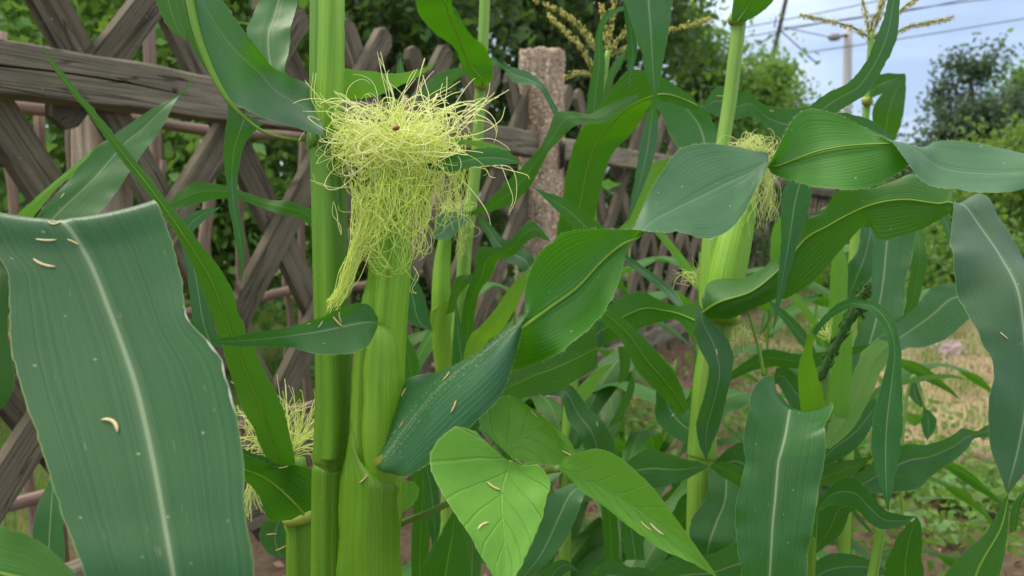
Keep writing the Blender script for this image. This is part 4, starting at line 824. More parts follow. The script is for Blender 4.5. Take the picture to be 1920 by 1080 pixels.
leaf(D_, [(1245, 300, 1260, 292, 1.22), (1215, 310, 1235, 345, 1.22), (1200, 345, 1222, 390, 1.22), (1185, 400, 1200, 430, 1.22), (1150, 440, 1165, 470, 1.22)], 'U', M_leafy, ruf=.001)

# ------------------------------------------------------------------ plant F: right of centre with a second ear
F_ = empty('corn_plant', base_of(1318, 900, .92), 'corn plant right of centre with an ear and thin pale silk', 'corn plant')
stalk(F_, [(1396, -60, .95, 27), (1388, 20, .95, 26), (1379, 100, .95, 26), (1368, 190, .95, 26), (1356, 268, .945, 27), (1346, 360, .94, 34), (1340, 460, .935, 48), (1342, 560, .93, 62), (1346, 600, .92, 58), (1338, 650, .92, 54), (1326, 720, .92, 52), (1318, 800, .92, 50), (1316, 850, .92, 54), (1315, 862, .92, 48), (1314, 900, .92, 50)], M_stalkp, ns=6)
collar(F_, [(1383, 28, .945, 29), (1381, 37, .945, 32), (1379, 46, .945, 27)])
collar(F_, [(1352, 586, .905, 66), (1352, 595, .905, 72), (1350, 604, .905, 62)])
leaf(F_, [(1371, 38, 1394, 42, .935), (1374, 8, 1424, 26, .93), (1378, -20, 1450, 2, .92), (1390, -70, 1478, -40, .91)], 'U', M_leaf, rib=.0013)
earF = stalk(F_, [(1420, 275, .915, 12), (1414, 310, .913, 30), (1400, 360, .91, 44), (1385, 420, .905, 58), (1370, 480, .90, 68), (1358, 540, .895, 70), (1350, 600, .90, 60)], M_husk, name='ear', to_ground=False, sides=24)
WF = [strand([rng.normal(1415, 14), rng.uniform(275, 300), rng.normal(-10, 10)], [rng.normal(0, .8), -.5, rng.normal(0, .5)], rng.integers(7, 16), 7, rng.choice([-1, 1]) * rng.uniform(.1, .4), .05, .905, np.array([1415, 282, -8.]), np.array([48, 20, 40.]), .12) for i in range(120)]
WF += [strand([rng.normal(1425, 20), rng.uniform(290, 320), -rng.uniform(10, 35)], [rng.normal(0, .4), 1, 0], rng.integers(7, 18), 8, rng.choice([-1, 1]) * rng.uniform(.03, .3), .15, .905, np.array([1418, 370, -22.]), np.array([30, 80, 20.]), .12) for i in range(90)]
WF += [poly([(1395, 290), (1392, 272), (1398, 250)], .905), poly([(1440, 285), (1452, 268), (1447, 250)], .905), poly([(1450, 290), (1470, 275), (1480, 268)], .905)]
strands_mesh('silk', WF, .0004, M_silkp, earF, 3)
WG = [strand([rng.normal(1385, 8), rng.uniform(605, 625), 0], [rng.normal(.2, .5), 1, rng.normal(0, .3)], rng.integers(4, 10), 7, rng.choice([-1, 1]) * rng.uniform(.1, .35), .05, .93, None, None, .12) for i in range(36)]
WG += [strand([rng.normal(1306, 6), rng.uniform(510, 540), 0], [rng.normal(-.2, .6), -.3, rng.normal(0, .3)], rng.integers(4, 9), 7, rng.choice([-1, 1]) * rng.uniform(.1, .35), .05, .96, None, None, .12) for i in range(30)]
strands_mesh('silk', WG, .00038, M_silkp, earF, 3)
# broad leaf that arches right and folds over into the big hanging leaf
leaf(F_, [(1316, 560, 1330, 600, .865, 1320, 585), (1332, 523, 1385, 592, .85, 1350, 568, .03, .0, -.01), (1400, 520, 1450, 566, .835, 1412, 548, .03, 0, -.012), (1452, 478, 1490, 552, .82, 1468, 500, .012, 0, -.006), (1500, 420, 1534, 520, .80, 1512, 448), (1542, 396, 1578, 468, .785, 1552, 424), (1572, 357, 1622, 424, .77, 1600, 397), (1645, 350, 1651, 452, .755, 1645, 382), (1712, 325, 1714, 436, .74, 1698, 375), (1766, 345, 1768, 408, .725, 1758, 382), (1787, 366, 1788, 392, .715, 1786, 380), (1787, 395, 1838, 366, .70, 1812, 385, -.005, .02, .0), (1782, 445, 1876, 410, .68, 1842, 424, -.01, .025, .01), (1782, 490, 1925, 500, .66, 1880, 478, -.01, .02, .01), (1800, 565, 1975, 580, .64, 1912, 545), (1838, 638, 1995, 670, .62, 1925, 645), (1863, 684, 1988, 740, .61, 1930, 715), (1852, 745, 1972, 800, .60, 1924, 775), (1856, 830, 1945, 850, .595, 1910, 845), (1882, 908, 1902, 912, .59, 1892, 908), (1891, 934, 1882, 938, .59, 1887, 936), (1891, 985, 1848, 1000, .59, 1872, 992), (1880, 1060, 1778, 1068, .59, 1832, 1062), (1860, 1140, 1750, 1150, .59)], 'U', M_leafg, k=6, ruf=.0012, rib=.0014, nu=18, ns=8, corr=.00012)
leaf(F_, [(1445, 500, 1448, 490, .82), (1444, 470, 1460, 480, .82), (1447, 436, 1466, 450, .82), (1462, 406, 1476, 420, .82)], 'U', M_leafy, ruf=.0006)
leaf(F_, [(1508, 420, 1516, 404, .83), (1528, 408, 1540, 400, .825), (1545, 392, 1548, 386, .82), (1650, 352, 1655, 347, .79), (1674, 350, 1676, 345, .79)], 'T', M_leafg, ruf=0)
leaf(F_, [(1306, 572, 1312, 572, .875), (1302, 608, 1336, 606, .865), (1308, 646, 1373, 652, .86, 1338, 645), (1328, 690, 1371, 702, .855), (1321, 740, 1360, 755, .855), (1306, 790, 1349, 800, .86), (1310, 830, 1338, 826, .86), (1324, 862, .86)], 'T', M_leaf, ruf=.001, rib=.001)
leaf(F_, [(1292, 766, 1276, 778, .97), (1272, 712, 1236, 738, .95), (1228, 655, 1197, 698, .94), (1178, 604, 1164, 638, .93), (1136, 572, 1118, 594, .92), (1090, 540, 1080, 555, .92)], 'U', M_leaf, k=2, ruf=.001, rib=.0012)
leaf(F_, [(1312, 563, 1300, 640, 1.0), (1271, 573, 1272, 602, 1.02), (1232, 560, 1246, 602, 1.03), (1198, 546, 1210, 612, 1.03), (1150, 568, 1165, 632, 1.03), (1114, 602, 1130, 650, 1.03), (1070, 650, 1085, 668, 1.03)], 'U', M_leaf, ruf=.001, rib=.0011)
leaf(F_, [(1282, 572, 1268, 574, 1.06), (1264, 543, 1240, 546, 1.08), (1228, 515, 1206, 518, 1.09), (1178, 480, 1168, 490, 1.1), (1140, 455, 1138, 462, 1.1)], 'T', M_leafg, ruf=.0008)
leaf(F_, [(1312, 548, 1318, 540, 1.02), (1290, 524, 1304, 514, 1.03), (1264, 484, 1280, 478, 1.04), (1228, 436, 1242, 434, 1.05), (1205, 405, 1.05)], 'U', M_leafy, ruf=.0006)
leaf(F_, [(1300, 840, 1300, 780, .98), (1262, 818, 1292, 770, .99), (1230, 786, 1280, 745, 1.0), (1230, 735, 1262, 730, 1.0), (1240, 712, 1.0)], 'T', M_leaf, ruf=.001)
leaf(F_, [(1360, 705, 1366, 715, .99), (1398, 678, 1405, 698, .99), (1440, 655, 1446, 688, .99), (1500, 664, 1500, 690, .99), (1570, 655, 1572, 672, .99), (1640, 644, 1642, 654, .99)], 'U', M_leaf, ruf=.0015)
leaf(F_, [(1492, 300, 1532, 310, .77), (1478, 335, 1524, 347, .77), (1466, 370, 1517, 386, .77), (1464, 418, 1504, 432, .77), (1464, 462, 1491, 472, .77), (1459, 522, 1476, 526, .77), (1453, 583, 1460, 583, .77), (1449, 624, .77)], 'T', M_leafg, ruf=.0005)
leaf(F_, [(1478, 238, 1520, 250, .86), (1522, 196, 1560, 217, .85), (1550, 175, 1596, 194, .845), (1590, 155, 1627, 173, .84), (1620, 120, 1656, 128, .835), (1645, 65, 1680, 75, .83), (1662, 12, 1687, 5, .83), (1668, -50, 1690, -60, .83)], 'T', M_leafg, ruf=.0006)
leaf(F_, [(1550, 225, 1548, 250, .90), (1575, 212, 1575, 240, .90), (1610, 217, 1608, 250, .90), (1645, 233, 1640, 262, .90), (1682, 262, .90)], 'T', M_leaf, ruf=.0006)
# lower leaves of F
leaf(F_, [(1400, 935, 1424, 905, .84), (1378, 908, 1393, 880, .835), (1352, 894, 1368, 868, .83), (1336, 880, 1340, 868, .83), (1312, 866, 1312, 886, .825), (1270, 858, 1272, 904, .82), (1216, 842, 1232, 915, .81), (1180, 862, 1190, 905, .81), (1165, 880, .81)], 'U', M_leaf, k=1, ruf=.0008)
leaf(F_, [(1330, 870, 1395, 880, .90), (1323, 932, 1398, 940, .88), (1298, 970, 1392, 985, .87), (1292, 1005, 1372, 1022, .86), (1308, 1030, 1346, 1044, .86), (1326, 1056, .86)], 'T', M_leaf, ruf=.001)
leaf(F_, [(1440, 1010, 1440, 1090, .84), (1385, 1016, 1390, 1100, .82), (1330, 1039, 1340, 1110, .80), (1280, 1040, 1284, 1120, .79), (1228, 1064, 1234, 1130, .78), (1195, 1120, .78)], 'T', M_leaf, ruf=.001)
leaf(F_, [(1300, 960, 1330, 940, .95), (1280, 930, 1310, 905, .95), (1262, 960, 1300, 985, .95), (1240, 1000, .95)], 'T', M_leaf, ruf=.002)
leaf(F_, [(1392, 905, 1410, 840, .92), (1368, 900, 1385, 830, .92), (1340, 895, 1345, 860, .93), (1320, 900, .93)], 'T', M_leaf, ruf=.001)
# leaves low in the middle, on plant D behind
leaf(D_, [(1112, 905, 1155, 905, 1.02), (1098, 848, 1153, 838, 1.02, 1122, 850), (1086, 815, 1134, 795, 1.02, 1108, 808), (1066, 790, 1104, 765, 1.03), (1054, 752, 1072, 724, 1.04), (1044, 742, 1045, 727, 1.05), (1016, 742, 1012, 729, 1.06)], 'T', M_leaf, ruf=.0008, rib=.0012)
leaf(D_, [(1120, 612, 1120, 690, .98), (1055, 638, 1050, 730, .96), (1000, 668, 986, 746, .95), (952, 700, 955, 752, .94), (925, 745, .94)], 'U', M_leaf, ruf=.001)
leaf(D_, [(1128, 590, 1132, 640, 1.02), (1080, 640, 1085, 690, 1.01), (1020, 672, 1030, 700, 1.0), (975, 690, .99)], 'T', M_leafg, ruf=.001)
leaf(D_, [(1160, 720, 1175, 712, 1.15), (1162, 680, 1182, 678, 1.15), (1158, 650, 1178, 650, 1.15)], 'U', M_leaf, ruf=.002)
leaf(D_, [(1060, 760, 1075, 775, 1.3), (1090, 720, 1105, 742, 1.3), (1125, 690, 1130, 705, 1.3), (1150, 682, 1.3)], 'U', M_leafy, ruf=.001)
leaf(D_, [(1140, 800, 1165, 790, 1.2), (1170, 745, 1188, 735, 1.2), (1178, 720, 1188, 700, 1.2)], 'U', M_leaf, ruf=.002)
leaf(D_, [(1086, 900, 1110, 912, .78), (1045, 920, 1096, 930, .76), (1018, 950, 1085, 957, .75, 1050, 965), (1004, 1004, 1062, 1010, .745, 1030, 1010), (985, 1050, 1030, 1050, .74), (958, 1096, 985, 1090, .74)], 'T', M_leaf, ruf=.0008)
leaf(C_, [(780, 1160, 880, 1160, .80), (786, 1085, 884, 1085, .80), (803, 1040, 881, 1038, .80), (826, 999, 872, 1000, .80), (853, 952, .80)], 'U', M_leaf, ruf=.0015)
leaf(C_, [(788, 850, 800, 850, .86), (794, 910, 820, 908, .86), (799, 960, 826, 958, .86), (806, 1000, 824, 996, .86), (812, 1028, .86)], 'T', M_leaf, ruf=.002)
leaf(C_, [(770, 1120, 800, 1120, .9), (772, 1000, 806, 1000, .9), (780, 900, 806, 900, .9), (785, 800, 800, 800, .9)], 'U', M_leaf, ruf=.001)
leaf(C_, [(860, 900, 890, 900, .95), (865, 1000, 905, 1000, .93), (870, 1090, 900, 1090, .92)], 'U', M_leaf, ruf=.002)
leaf(D_, [(1105, 1130, 1112, 1160, .78), (1128, 1056, 1140, 1110, .77), (1178, 1062, 1182, 1110, .77), (1214, 1067, 1218, 1100, .77), (1232, 1090, .77)], 'T', M_leaf, ruf=.001)
leaf(D_, [(1000, 1100, 1040, 1110, .9), (1030, 1060, 1060, 1075, .9), (1060, 1050, 1080, 1070, .9), (1095, 1080, .9)], 'T', M_leaf, ruf=.001)
leaf(D_, [(1135, 1060, 1160, 1065, 1.0), (1130, 1000, 1160, 1000, 1.0), (1128, 960, 1152, 955, 1.0), (1120, 930, 1.0)], 'U', M_leaf, ruf=.001)
leaf(D_, [(1175, 1050, 1210, 1050, 1.0), (1165, 1000, 1205, 1000, 1.0), (1170, 975, 1200, 990, 1.0)], 'T', M_leaf, ruf=.001)

# ------------------------------------------------------------------ plant J: far right tassel
J_ = empty('corn_plant', base_of(1600, 800, 1.5), 'farthest corn plant at right whose tassel stands against the sky', 'corn plant')
stalk(J_, [(1634, 60, 1.5, 9), (1630, 120, 1.5, 11), (1626, 190, 1.5, 13), (1622, 230, 1.5, 14), (1614, 320, 1.5, 17), (1604, 450, 1.5, 20), (1594, 640, 1.5, 22), (1588, 900, 1.5, 22)], M_stalkp)
collar(J_, [(1627, 184, 1.49, 18), (1626, 190, 1.49, 22), (1625, 197, 1.49, 16)])
tassel(J_, [[(1632, 80), (1628, 50), (1622, 20), (1612, -20)], [(1634, 70), (1648, 30), (1658, -10), (1662, -50)], [(1630, 70), (1600, 52), (1560, 40), (1525, 32), (1500, 28)], [(1634, 85), (1670, 66), (1710, 48), (1750, 40), (1786, 32)], [(1636, 75), (1690, 18), (1712, 2), (1725, -10)], [(1632, 60), (1638, 35), (1648, 20), (1652, 0)]], 1.5, M_tassel)
leaf(J_, [(1628, 195, 1630, 180, 1.49), (1640, 182, 1636, 150, 1.46), (1662, 172, 1655, 138, 1.43), (1690, 150, 1685, 138, 1.41), (1698, 138, 1.40)], 'T', M_leafg, ruf=.001)
leaf(J_, [(1692, 146, 1698, 138, 1.40), (1662, 168, 1699, 168, 1.40), (1640, 196, 1695, 208, 1.40), (1636, 228, 1686, 246, 1.41), (1650, 262, 1672, 275, 1.42), (1660, 300, 1.42)], 'U', M_leaf, k=2, ruf=.0006)
leaf(J_, [(1622, 395, 1720, 400, 1.15), (1636, 460, 1712, 470, 1.14, 1663, 465), (1634, 525, 1699, 520, 1.13, 1657, 525), (1628, 580, 1696, 572, 1.12, 1648, 578), (1602, 640, 1685, 612, 1.11, 1636, 628), (1578, 730, 1640, 700, 1.1)], 'T', M_leafk, ruf=.001, rib=.0014)
leaf(J_, [(1614, 425, 1655, 425, 1.22), (1608, 470, 1640, 478, 1.21), (1588, 500, 1634, 520, 1.20), (1585, 548, 1604, 556, 1.2), (1578, 600, 1588, 600, 1.2)], 'T', M_leafg, ruf=.001)
leaf(J_, [(1712, 425, 1728, 428, 1.22), (1712, 475, 1738, 478, 1.2), (1704, 530, 1731, 532, 1.2), (1698, 572, 1718, 574, 1.2), (1688, 610, 1.2)], 'U', M_leaf, ruf=.001)
leaf(J_, [(1752, 400, 1775, 395, 1.2), (1768, 425, 1785, 420, 1.2), (1780, 460, 1795, 455, 1.2)], 'T', M_leafg, ruf=.001)
leaf(J_, [(1560, 470, 1584, 460, 1.3), (1556, 540, 1570, 540, 1.3), (1548, 640, 1568, 640, 1.3)], 'U', M_leafy, ruf=.001)

# ------------------------------------------------------------------ plant K: young plant lower right with the green tassel bud
K_ = empty('corn_plant', base_of(1520, 1000, .82), 'young corn plant lower right with a green tassel bud and looped leaf', 'corn plant')
stalk(K_, [(1545, 690, .82, 26), (1535, 760, .82, 34), (1520, 850, .82, 40), (1510, 960, .82, 44), (1505, 1090, .82, 44)], M_stalk)
tassel(K_, [[(1532, 712), (1556, 660), (1580, 615), (1602, 574), (1622, 540)], [(1540, 708, .01), (1562, 662, .01), (1586, 618, .01), (1608, 580, .01), (1627, 534, .01)]], .80, M_tasseld, w=.0042, dens=1700, dangle=0, wid=.0048, spread=.16)
leaf(K_, [(1470, 760, 1552, 785, .80), (1448, 718, 1556, 772, .76, 1492, 778), (1440, 704, 1562, 759, .735, 1484, 764), (1416, 724, 1558, 774, .72, 1480, 782), (1398, 775, 1547, 800, .705, 1474, 815), (1393, 834, 1547, 842, .695, 1466, 846), (1398, 868, 1543, 880, .69, 1460, 872), (1380, 930, 1530, 940, .68, 1455, 935), (1379, 985, 1523, 990, .675, 1450, 985), (1387, 1060, 1513, 1060, .67, 1446, 1055), (1400, 1150, 1500, 1150, .67, 1440, 1150), (1430, 1260, .68)], 'T', M_leafk, k=5, ruf=.0014, rib=.0014, nu=18)
leaf(K_, [(1552, 768, 1502, 776, .80), (1534, 705, 1496, 702, .785), (1523, 655, 1509, 648, .775), (1532, 628, 1520, 616, .77), (1548, 588, 1540, 600, .767)], 'U', M_leafy, k=1, ruf=.0007)
leaf(K_, [(1522, 622, 1528, 630, .769), (1546, 592, 1552, 602, .765), (1572, 569, 1576, 586, .76), (1602, 561, 1600, 577, .755), (1647, 570, 1634, 586, .745), (1676, 600, 1657, 620, .735), (1689, 656, 1666, 658, .725), (1691, 712, 1654, 714, .715), (1693, 777, 1636, 788, .705), (1690, 830, 1633, 838, .70), (1681, 874, 1641, 880, .695), (1671, 927, 1655, 928, .69), (1665, 961, .69)], 'T', M_leaf, k=5, ruf=.0007)
leaf(K_, [(1548, 790, 1592, 780, .86), (1550, 700, 1597, 700, .87), (1560, 615, 1598, 622, .88), (1566, 540, 1589, 560, .89), (1573, 478, 1588, 490, .90), (1560, 434, .91)], 'U', M_leafy, ruf=.0008)
leaf(K_, [(1540, 838, 1556, 842, .84), (1562, 777, 1602, 800, .86), (1592, 724, 1634, 740, .88), (1612, 665, 1656, 692, .90), (1640, 638, 1680, 664, .915), (1668, 618, 1700, 645, .93)], 'U', M_leafy, k=2, ruf=.0008)
leaf(K_, [(1628, 655, 1668, 680, .915), (1650, 632, 1695, 655, .92), (1690, 601, 1732, 651, .94, 1705, 622), (1723, 567, 1778, 632, .95, 1750, 590), (1749, 539, 1812, 602, .96, 1785, 560), (1800, 530, 1850, 570, .97), (1880, 520, .98)], 'T', M_leaf, k=2, ruf=.0008)
leaf(K_, [(1520, 1000, 1530, 1010, .80), (1531, 950, 1534, 966, .78), (1564, 907, 1562, 945, .77), (1600, 896, 1604, 955, .76), (1633, 926, 1630, 980, .75), (1662, 957, 1654, 992, .745), (1700, 966, 1690, 987, .74), (1716, 972, 1719, 970, .738), (1684, 1003, 1729, 1002, .738), (1666, 1043, 1729, 1045, .74), (1657, 1095, 1730, 1095, .745), (1670, 1180, .75)], 'T', M_leaf, k=2, ruf=.0008)
leaf(K_, [(1610, 945, 1625, 955, .84), (1555, 945, 1596, 960, .84), (1532, 985, 1578, 1000, .84), (1521, 1015, 1552, 1022, .84), (1515, 1050, .84)], 'U', M_leaf, ruf=.0008)
leaf(K_, [(1540, 960, 1560, 985, .87), (1590, 900, 1602, 950, .88), (1632, 872, 1636, 927, .89), (1690, 834, 1712, 918, .90, 1700, 866), (1738, 834, 1750, 890, .91, 1745, 856), (1786, 815, 1792, 860, .92), (1806, 803, 1816, 838, .93), (1830, 808, 1828, 822, .94), (1852, 797, 1854, 818, .95), (1900, 786, .96)], 'T', M_leaf, k=3, ruf=.001, rib=.001)
leaf(K_, [(1495, 1100, 1500, 1160, .90), (1536, 1046, 1540, 1110, .90), (1584, 1037, 1590, 1090, .90), (1633, 1051, 1634, 1080, .90), (1672, 1078, .90)], 'T', M_leaf, ruf=.001, rib=.001)
leaf(K_, [(1640, 745, 1650, 770, .98), (1600, 785, 1615, 830, .97), (1556, 820, 1570, 864, .96), (1525, 880, .95)], 'T', M_leaf, ruf=.001)
leaf(K_, [(1525, 885, 1530, 915, .96), (1570, 866, 1580, 903, .97), (1610, 860, 1612, 880, .98), (1640, 853, .98)], 'U', M_leaf, ruf=.001)
leaf(K_, [(1440, 760, 1455, 690, 1.0), (1455, 720, 1475, 690, 1.0), (1480, 760, 1510, 720, 1.0), (1510, 800, 1530, 760, 1.0)], 'T', M_leaf, ruf=.001)
leaf(K_, [(1440, 560, 1445, 575, 1.12), (1480, 590, 1476, 612, 1.12), (1512, 625, 1504, 650, 1.12), (1545, 690, 1.12)], 'T', M_leaf, ruf=.001)
leaf(K_, [(1470, 545, 1476, 535, 1.15), (1500, 580, 1510, 570, 1.15), (1525, 620, 1535, 610, 1.15), (1550, 660, 1.15)], 'U', M_leafy, ruf=.001)
leaf(K_, [(1690, 715, 1692, 722, 1.05), (1740, 703, 1742, 713, 1.05), (1780, 702, 1782, 709, 1.05), (1815, 712, 1.05)], 'T', M_leafy, ruf=.0005)
stalk(K_, [(1652, 985, .80, 18), (1645, 1030, .80, 18), (1634, 1090, .80, 19)], M_stalkp, name='stem')
leaf(K_, [(1893, 1000, 1905, 995, .72), (1895, 958, 1920, 935, .72), (1910, 930, 1950, 895, .72), (1960, 880, 2000, 850, .72)], 'U', M_leaf, ruf=.0005)
WK = [strand([rng.normal(1552, 6), rng.uniform(622, 640), 0], [rng.normal(0, .6), -.6, rng.normal(0, .3)], rng.integers(4, 9), 6, rng.choice([-1, 1]) * rng.uniform(.05, .3), .05, 1.05, None, None, .12) for i in range(36)]
strands_mesh('silk', WK, .0004, M_silkp, K_, 3)
tube('silk_shoot', PN(catmull([(1432, 705, .88), (1424, 660, .88), (1412, 615, .88), (1402, 580, .88)], 6)), np.linspace(.0022, .0012, 19), M_stalkp, K_, 6)

# ------------------------------------------------------------------ smaller corn plants of the row behind
def row_corn(px, d, h, nl, label, seed, top=None):
    rs = random.Random(seed); b = P(px, 540, d); b.z = 0
    e = empty('corn_plant', tuple(b), label, 'corn plant', 'corn plants of the row behind')
    pth = catmull([(b.x, b.y, -.03), (b.x + rs.uniform(-.02, .02), b.y, h * .5), (b.x + rs.uniform(-.04, .04), b.y, h)], 8)
    tube('stalk', pth, np.linspace(.012, .0015, len(pth)), M_stalk, e, 10)
    az = rs.uniform(0, 6.28)
    for i in range(nl):
        t0 = .22 + .76 * i / (nl - 1); bp = pth[int(t0 * (len(pth) - 1))]; az += math.pi + rs.uniform(-.5, .5); Lf = rs.uniform(.42, .62) * (1 if t0 < .8 else .7); wm = rs.uniform(.026, .038)
        ri = rs.uniform(.55, 1.1); dr = rs.uniform(.75, 1.5); tw0, tw1 = rs.uniform(-.5, .5), rs.uniform(-1.6, 1.6); n = 22; nu = 8; V = []; UV = []
        hd = np.array([math.cos(az), math.sin(az), 0]); sd0 = np.array([-math.sin(az), math.cos(az), 0])
        for q in range(n + 1):
            t = q / n; c = np.array(bp) + hd * (Lf * (.72 * t + .1 * t * t)) + np.array([0, 0, Lf * (ri * t - dr * t * t)]); tg = hd * (.72 + .2 * t) + np.array([0, 0, ri - 2 * dr * t]); tg /= np.linalg.norm(tg)
            up_ = np.cross(tg, sd0); a = tw0 * t + tw1 * t * t; sd = sd0 * math.cos(a) + up_ * math.sin(a); nn = np.cross(sd, tg); wv = wm * (min(1, .35 + 2.6 * t) * (1 - t ** 3) ** .8)
            for k in range(nu + 1):
                u = 2 * k / nu - 1; V.append(c + sd * (wv * u) + nn * (wv * (.22 * abs(u) ** 1.3) + .004 * abs(u) ** 2 * math.sin(q * 1.1 + k + seed))); UV.append((.5 + u / 2, t * Lf))
        m = nu + 1; i_ = (np.arange(n)[:, None] * m + np.arange(nu)[None]).ravel(); fc = np.stack([i_, i_ + 1, i_ + m + 1, i_ + m], 1)
        mk('leaf', np.array(V), fc, rs.choice([M_leaf, M_leaf, M_leafg]), e, uv=UV)
row_corn(965, 1.75, .86, 8, 'small leafy corn plant in front of the concrete post', 3)
row_corn(1165, 1.9, .90, 9, 'leafy corn plant in the row behind, between the post and second stalk', 5)
row_corn(1235, 1.55, .70, 7, 'low corn plant just left behind the second stalk', 8)
row_corn(1440, 1.6, .84, 9, 'leafy corn plant right behind the second stalk and its ear', 11)
row_corn(1530, 1.95, .92, 9, 'leafy corn plant behind the green tassel bud', 14)
row_corn(1610, 1.8, .74, 7, 'leafy corn plant behind the white-ribbed leaves at right', 19)
row_corn(1085, 1.5, .72, 8, 'leafy corn plant low in the middle right of the post', 31)
row_corn(1305, 1.75, .9, 9, 'leafy corn plant hidden behind the stalk of the second ear', 34)
row_corn(1490, 1.42, .66, 8, 'leafy corn plant behind the big drooping leaf at lower right', 37)
row_corn(1010, 1.35, .55, 7, 'short corn plant in the shade behind the front bean leaves', 21)
row_corn(1385, 1.3, .5, 7, 'short corn plant low behind the second stalk', 25)
# ================================================================== beans
bean = empty('bean_plant', base_of(1000, 1000, .62), 'bean plant with three big light green leaflets in front', 'bean plant')
b1, _, _ = leaf(bean, [(892, 809, 985, 866, .525, 957, 866), (848, 802, 1012, 873, .52, 952, 884, 0, 0, .004), (806, 850, 1031, 908, .51, 943, 912, 0, 0, .008), (821, 906, 1023, 948, .50, 941, 945, 0, 0, .009), (856, 966, 1004, 1003, .49, 945, 990, 0, 0, .008), (898, 1036, 976, 1062, .48, 948, 1052, 0, 0, .004), (926, 1082, 960, 1094, .475), (946, 1125, .47)], 'T', M_bean, name='leaflet', ruf=.0012, cup=.0, nu=18)
leaf(bean, [(912, 810, 966, 862, .57, 961, 860), (899, 787, 985, 864, .575, 955, 836, 0, 0, .004), (922, 752, 1005, 867, .58, 980, 818, 0, 0, .005), (958, 740, 1030, 871, .585, 1008, 806, 0, 0, .006), (1000, 766, 1052, 871, .585, 1034, 812, 0, 0, .005), (1040, 800, 1070, 864, .585, 1056, 832), (1068, 826, 1077, 856, .585), (1079, 848, .585)], 'T', M_bean, name='leaflet', ruf=.0012, cup=.0, nu=18)
leaf(bean, [(1048, 874, 1049, 882, .53), (1062, 858, 1072, 903, .525, 1066, 884), (1094, 847, 1104, 930, .52, 1098, 900, 0, 0, .006), (1140, 845, 1148, 964, .515, 1142, 924, 0, 0, .008), (1192, 880, 1200, 1003, .51, 1194, 956, 0, 0, .008), (1249, 950, 1262, 1040, .505, 1255, 1000, 0, 0, .006), (1300, 1018, 1310, 1062, .50, 1304, 1040), (1348, 1086, .50)], 'T', M_bean, name='leaflet', ruf=.0012, cup=.0, nu=18)
tube('petiole', PN(catmull([(700, 1010, .66), (757, 980, .64), (800, 963, .62), (845, 942, .60), (940, 905, .57), (1020, 884, .55), (1047, 879, .535)], 6)), .0026, M_beanstem, bean, 7)
tube('stalklet', PN(catmull([(1000, 890, .555), (975, 875, .56), (957, 866, .53)], 5)), .0014, M_beanstem, bean, 6)
tube('stalklet', PN(catmull([(1005, 888, .56), (980, 872, .57), (962, 860, .572)], 5)), .0014, M_beanstem, bean, 6)
tube('stem', PN(catmull([(700, 1010, .66), (680, 1100, .70), (690, 1300, .75)], 5)), .003, M_beanstem, bean, 7)
leaf(bean, [(750, 905, 775, 902, .72), (748, 930, 786, 920, .72), (750, 950, 776, 945, .72), (752, 964, .72)], 'T', M_bean, name='leaflet')
bean2 = empty('bean_plant', base_of(1715, 900, 1.5), 'small bean vine with hanging leaflets over the dry grass', 'bean plant')
tube('stem', PN(catmull([(1700, 1100, 1.5), (1690, 900, 1.5), (1698, 760, 1.5), (1712, 705, 1.5), (1722, 730, 1.5), (1735, 770, 1.5)], 6)), .003, M_beanstem, bean2, 6)
leaf(bean2, [(1705, 715, 1722, 712, 1.5), (1702, 735, 1728, 730, 1.5), (1712, 752, 1730, 750, 1.5), (1728, 765, 1.5)], 'T', M_leaf, name='leaflet')
leaf(bean2, [(1733, 770, 1740, 768, 1.5), (1727, 790, 1755, 785, 1.5), (1730, 810, 1752, 808, 1.5), (1738, 826, 1.5)], 'T', M_leaf, name='leaflet')
leaf(bean2, [(1697, 780, 1702, 775, 1.52), (1700, 790, 1725, 778, 1.52), (1715, 800, 1732, 790, 1.52)], 'T', M_bean, name='leaflet')
vine = empty('bindweed', base_of(1125, 700, 1.6), 'small climbing weed with a lobed pale leaf beside the far stalk', 'weed')
tube('stem', PN(catmull([(1110, 900, 1.6), (1118, 600, 1.6), (1112, 420, 1.6), (1118, 340, 1.6), (1132, 348, 1.6)], 6)), .002, M_beanstem, vine, 5)
leaf(vine, [(1130, 340, 1130, 352, 1.58), (1142, 336, 1140, 356, 1.58), (1150, 342, 1148, 352, 1.58), (1168, 344, 1.58)], 'T', M_bean, name='blade', ruf=.002)
leaf(vine, [(1128, 348, 1130, 344, 1.59), (1120, 340, 1124, 334, 1.59), (1116, 336, 1.59)], 'T', M_bean, name='blade')

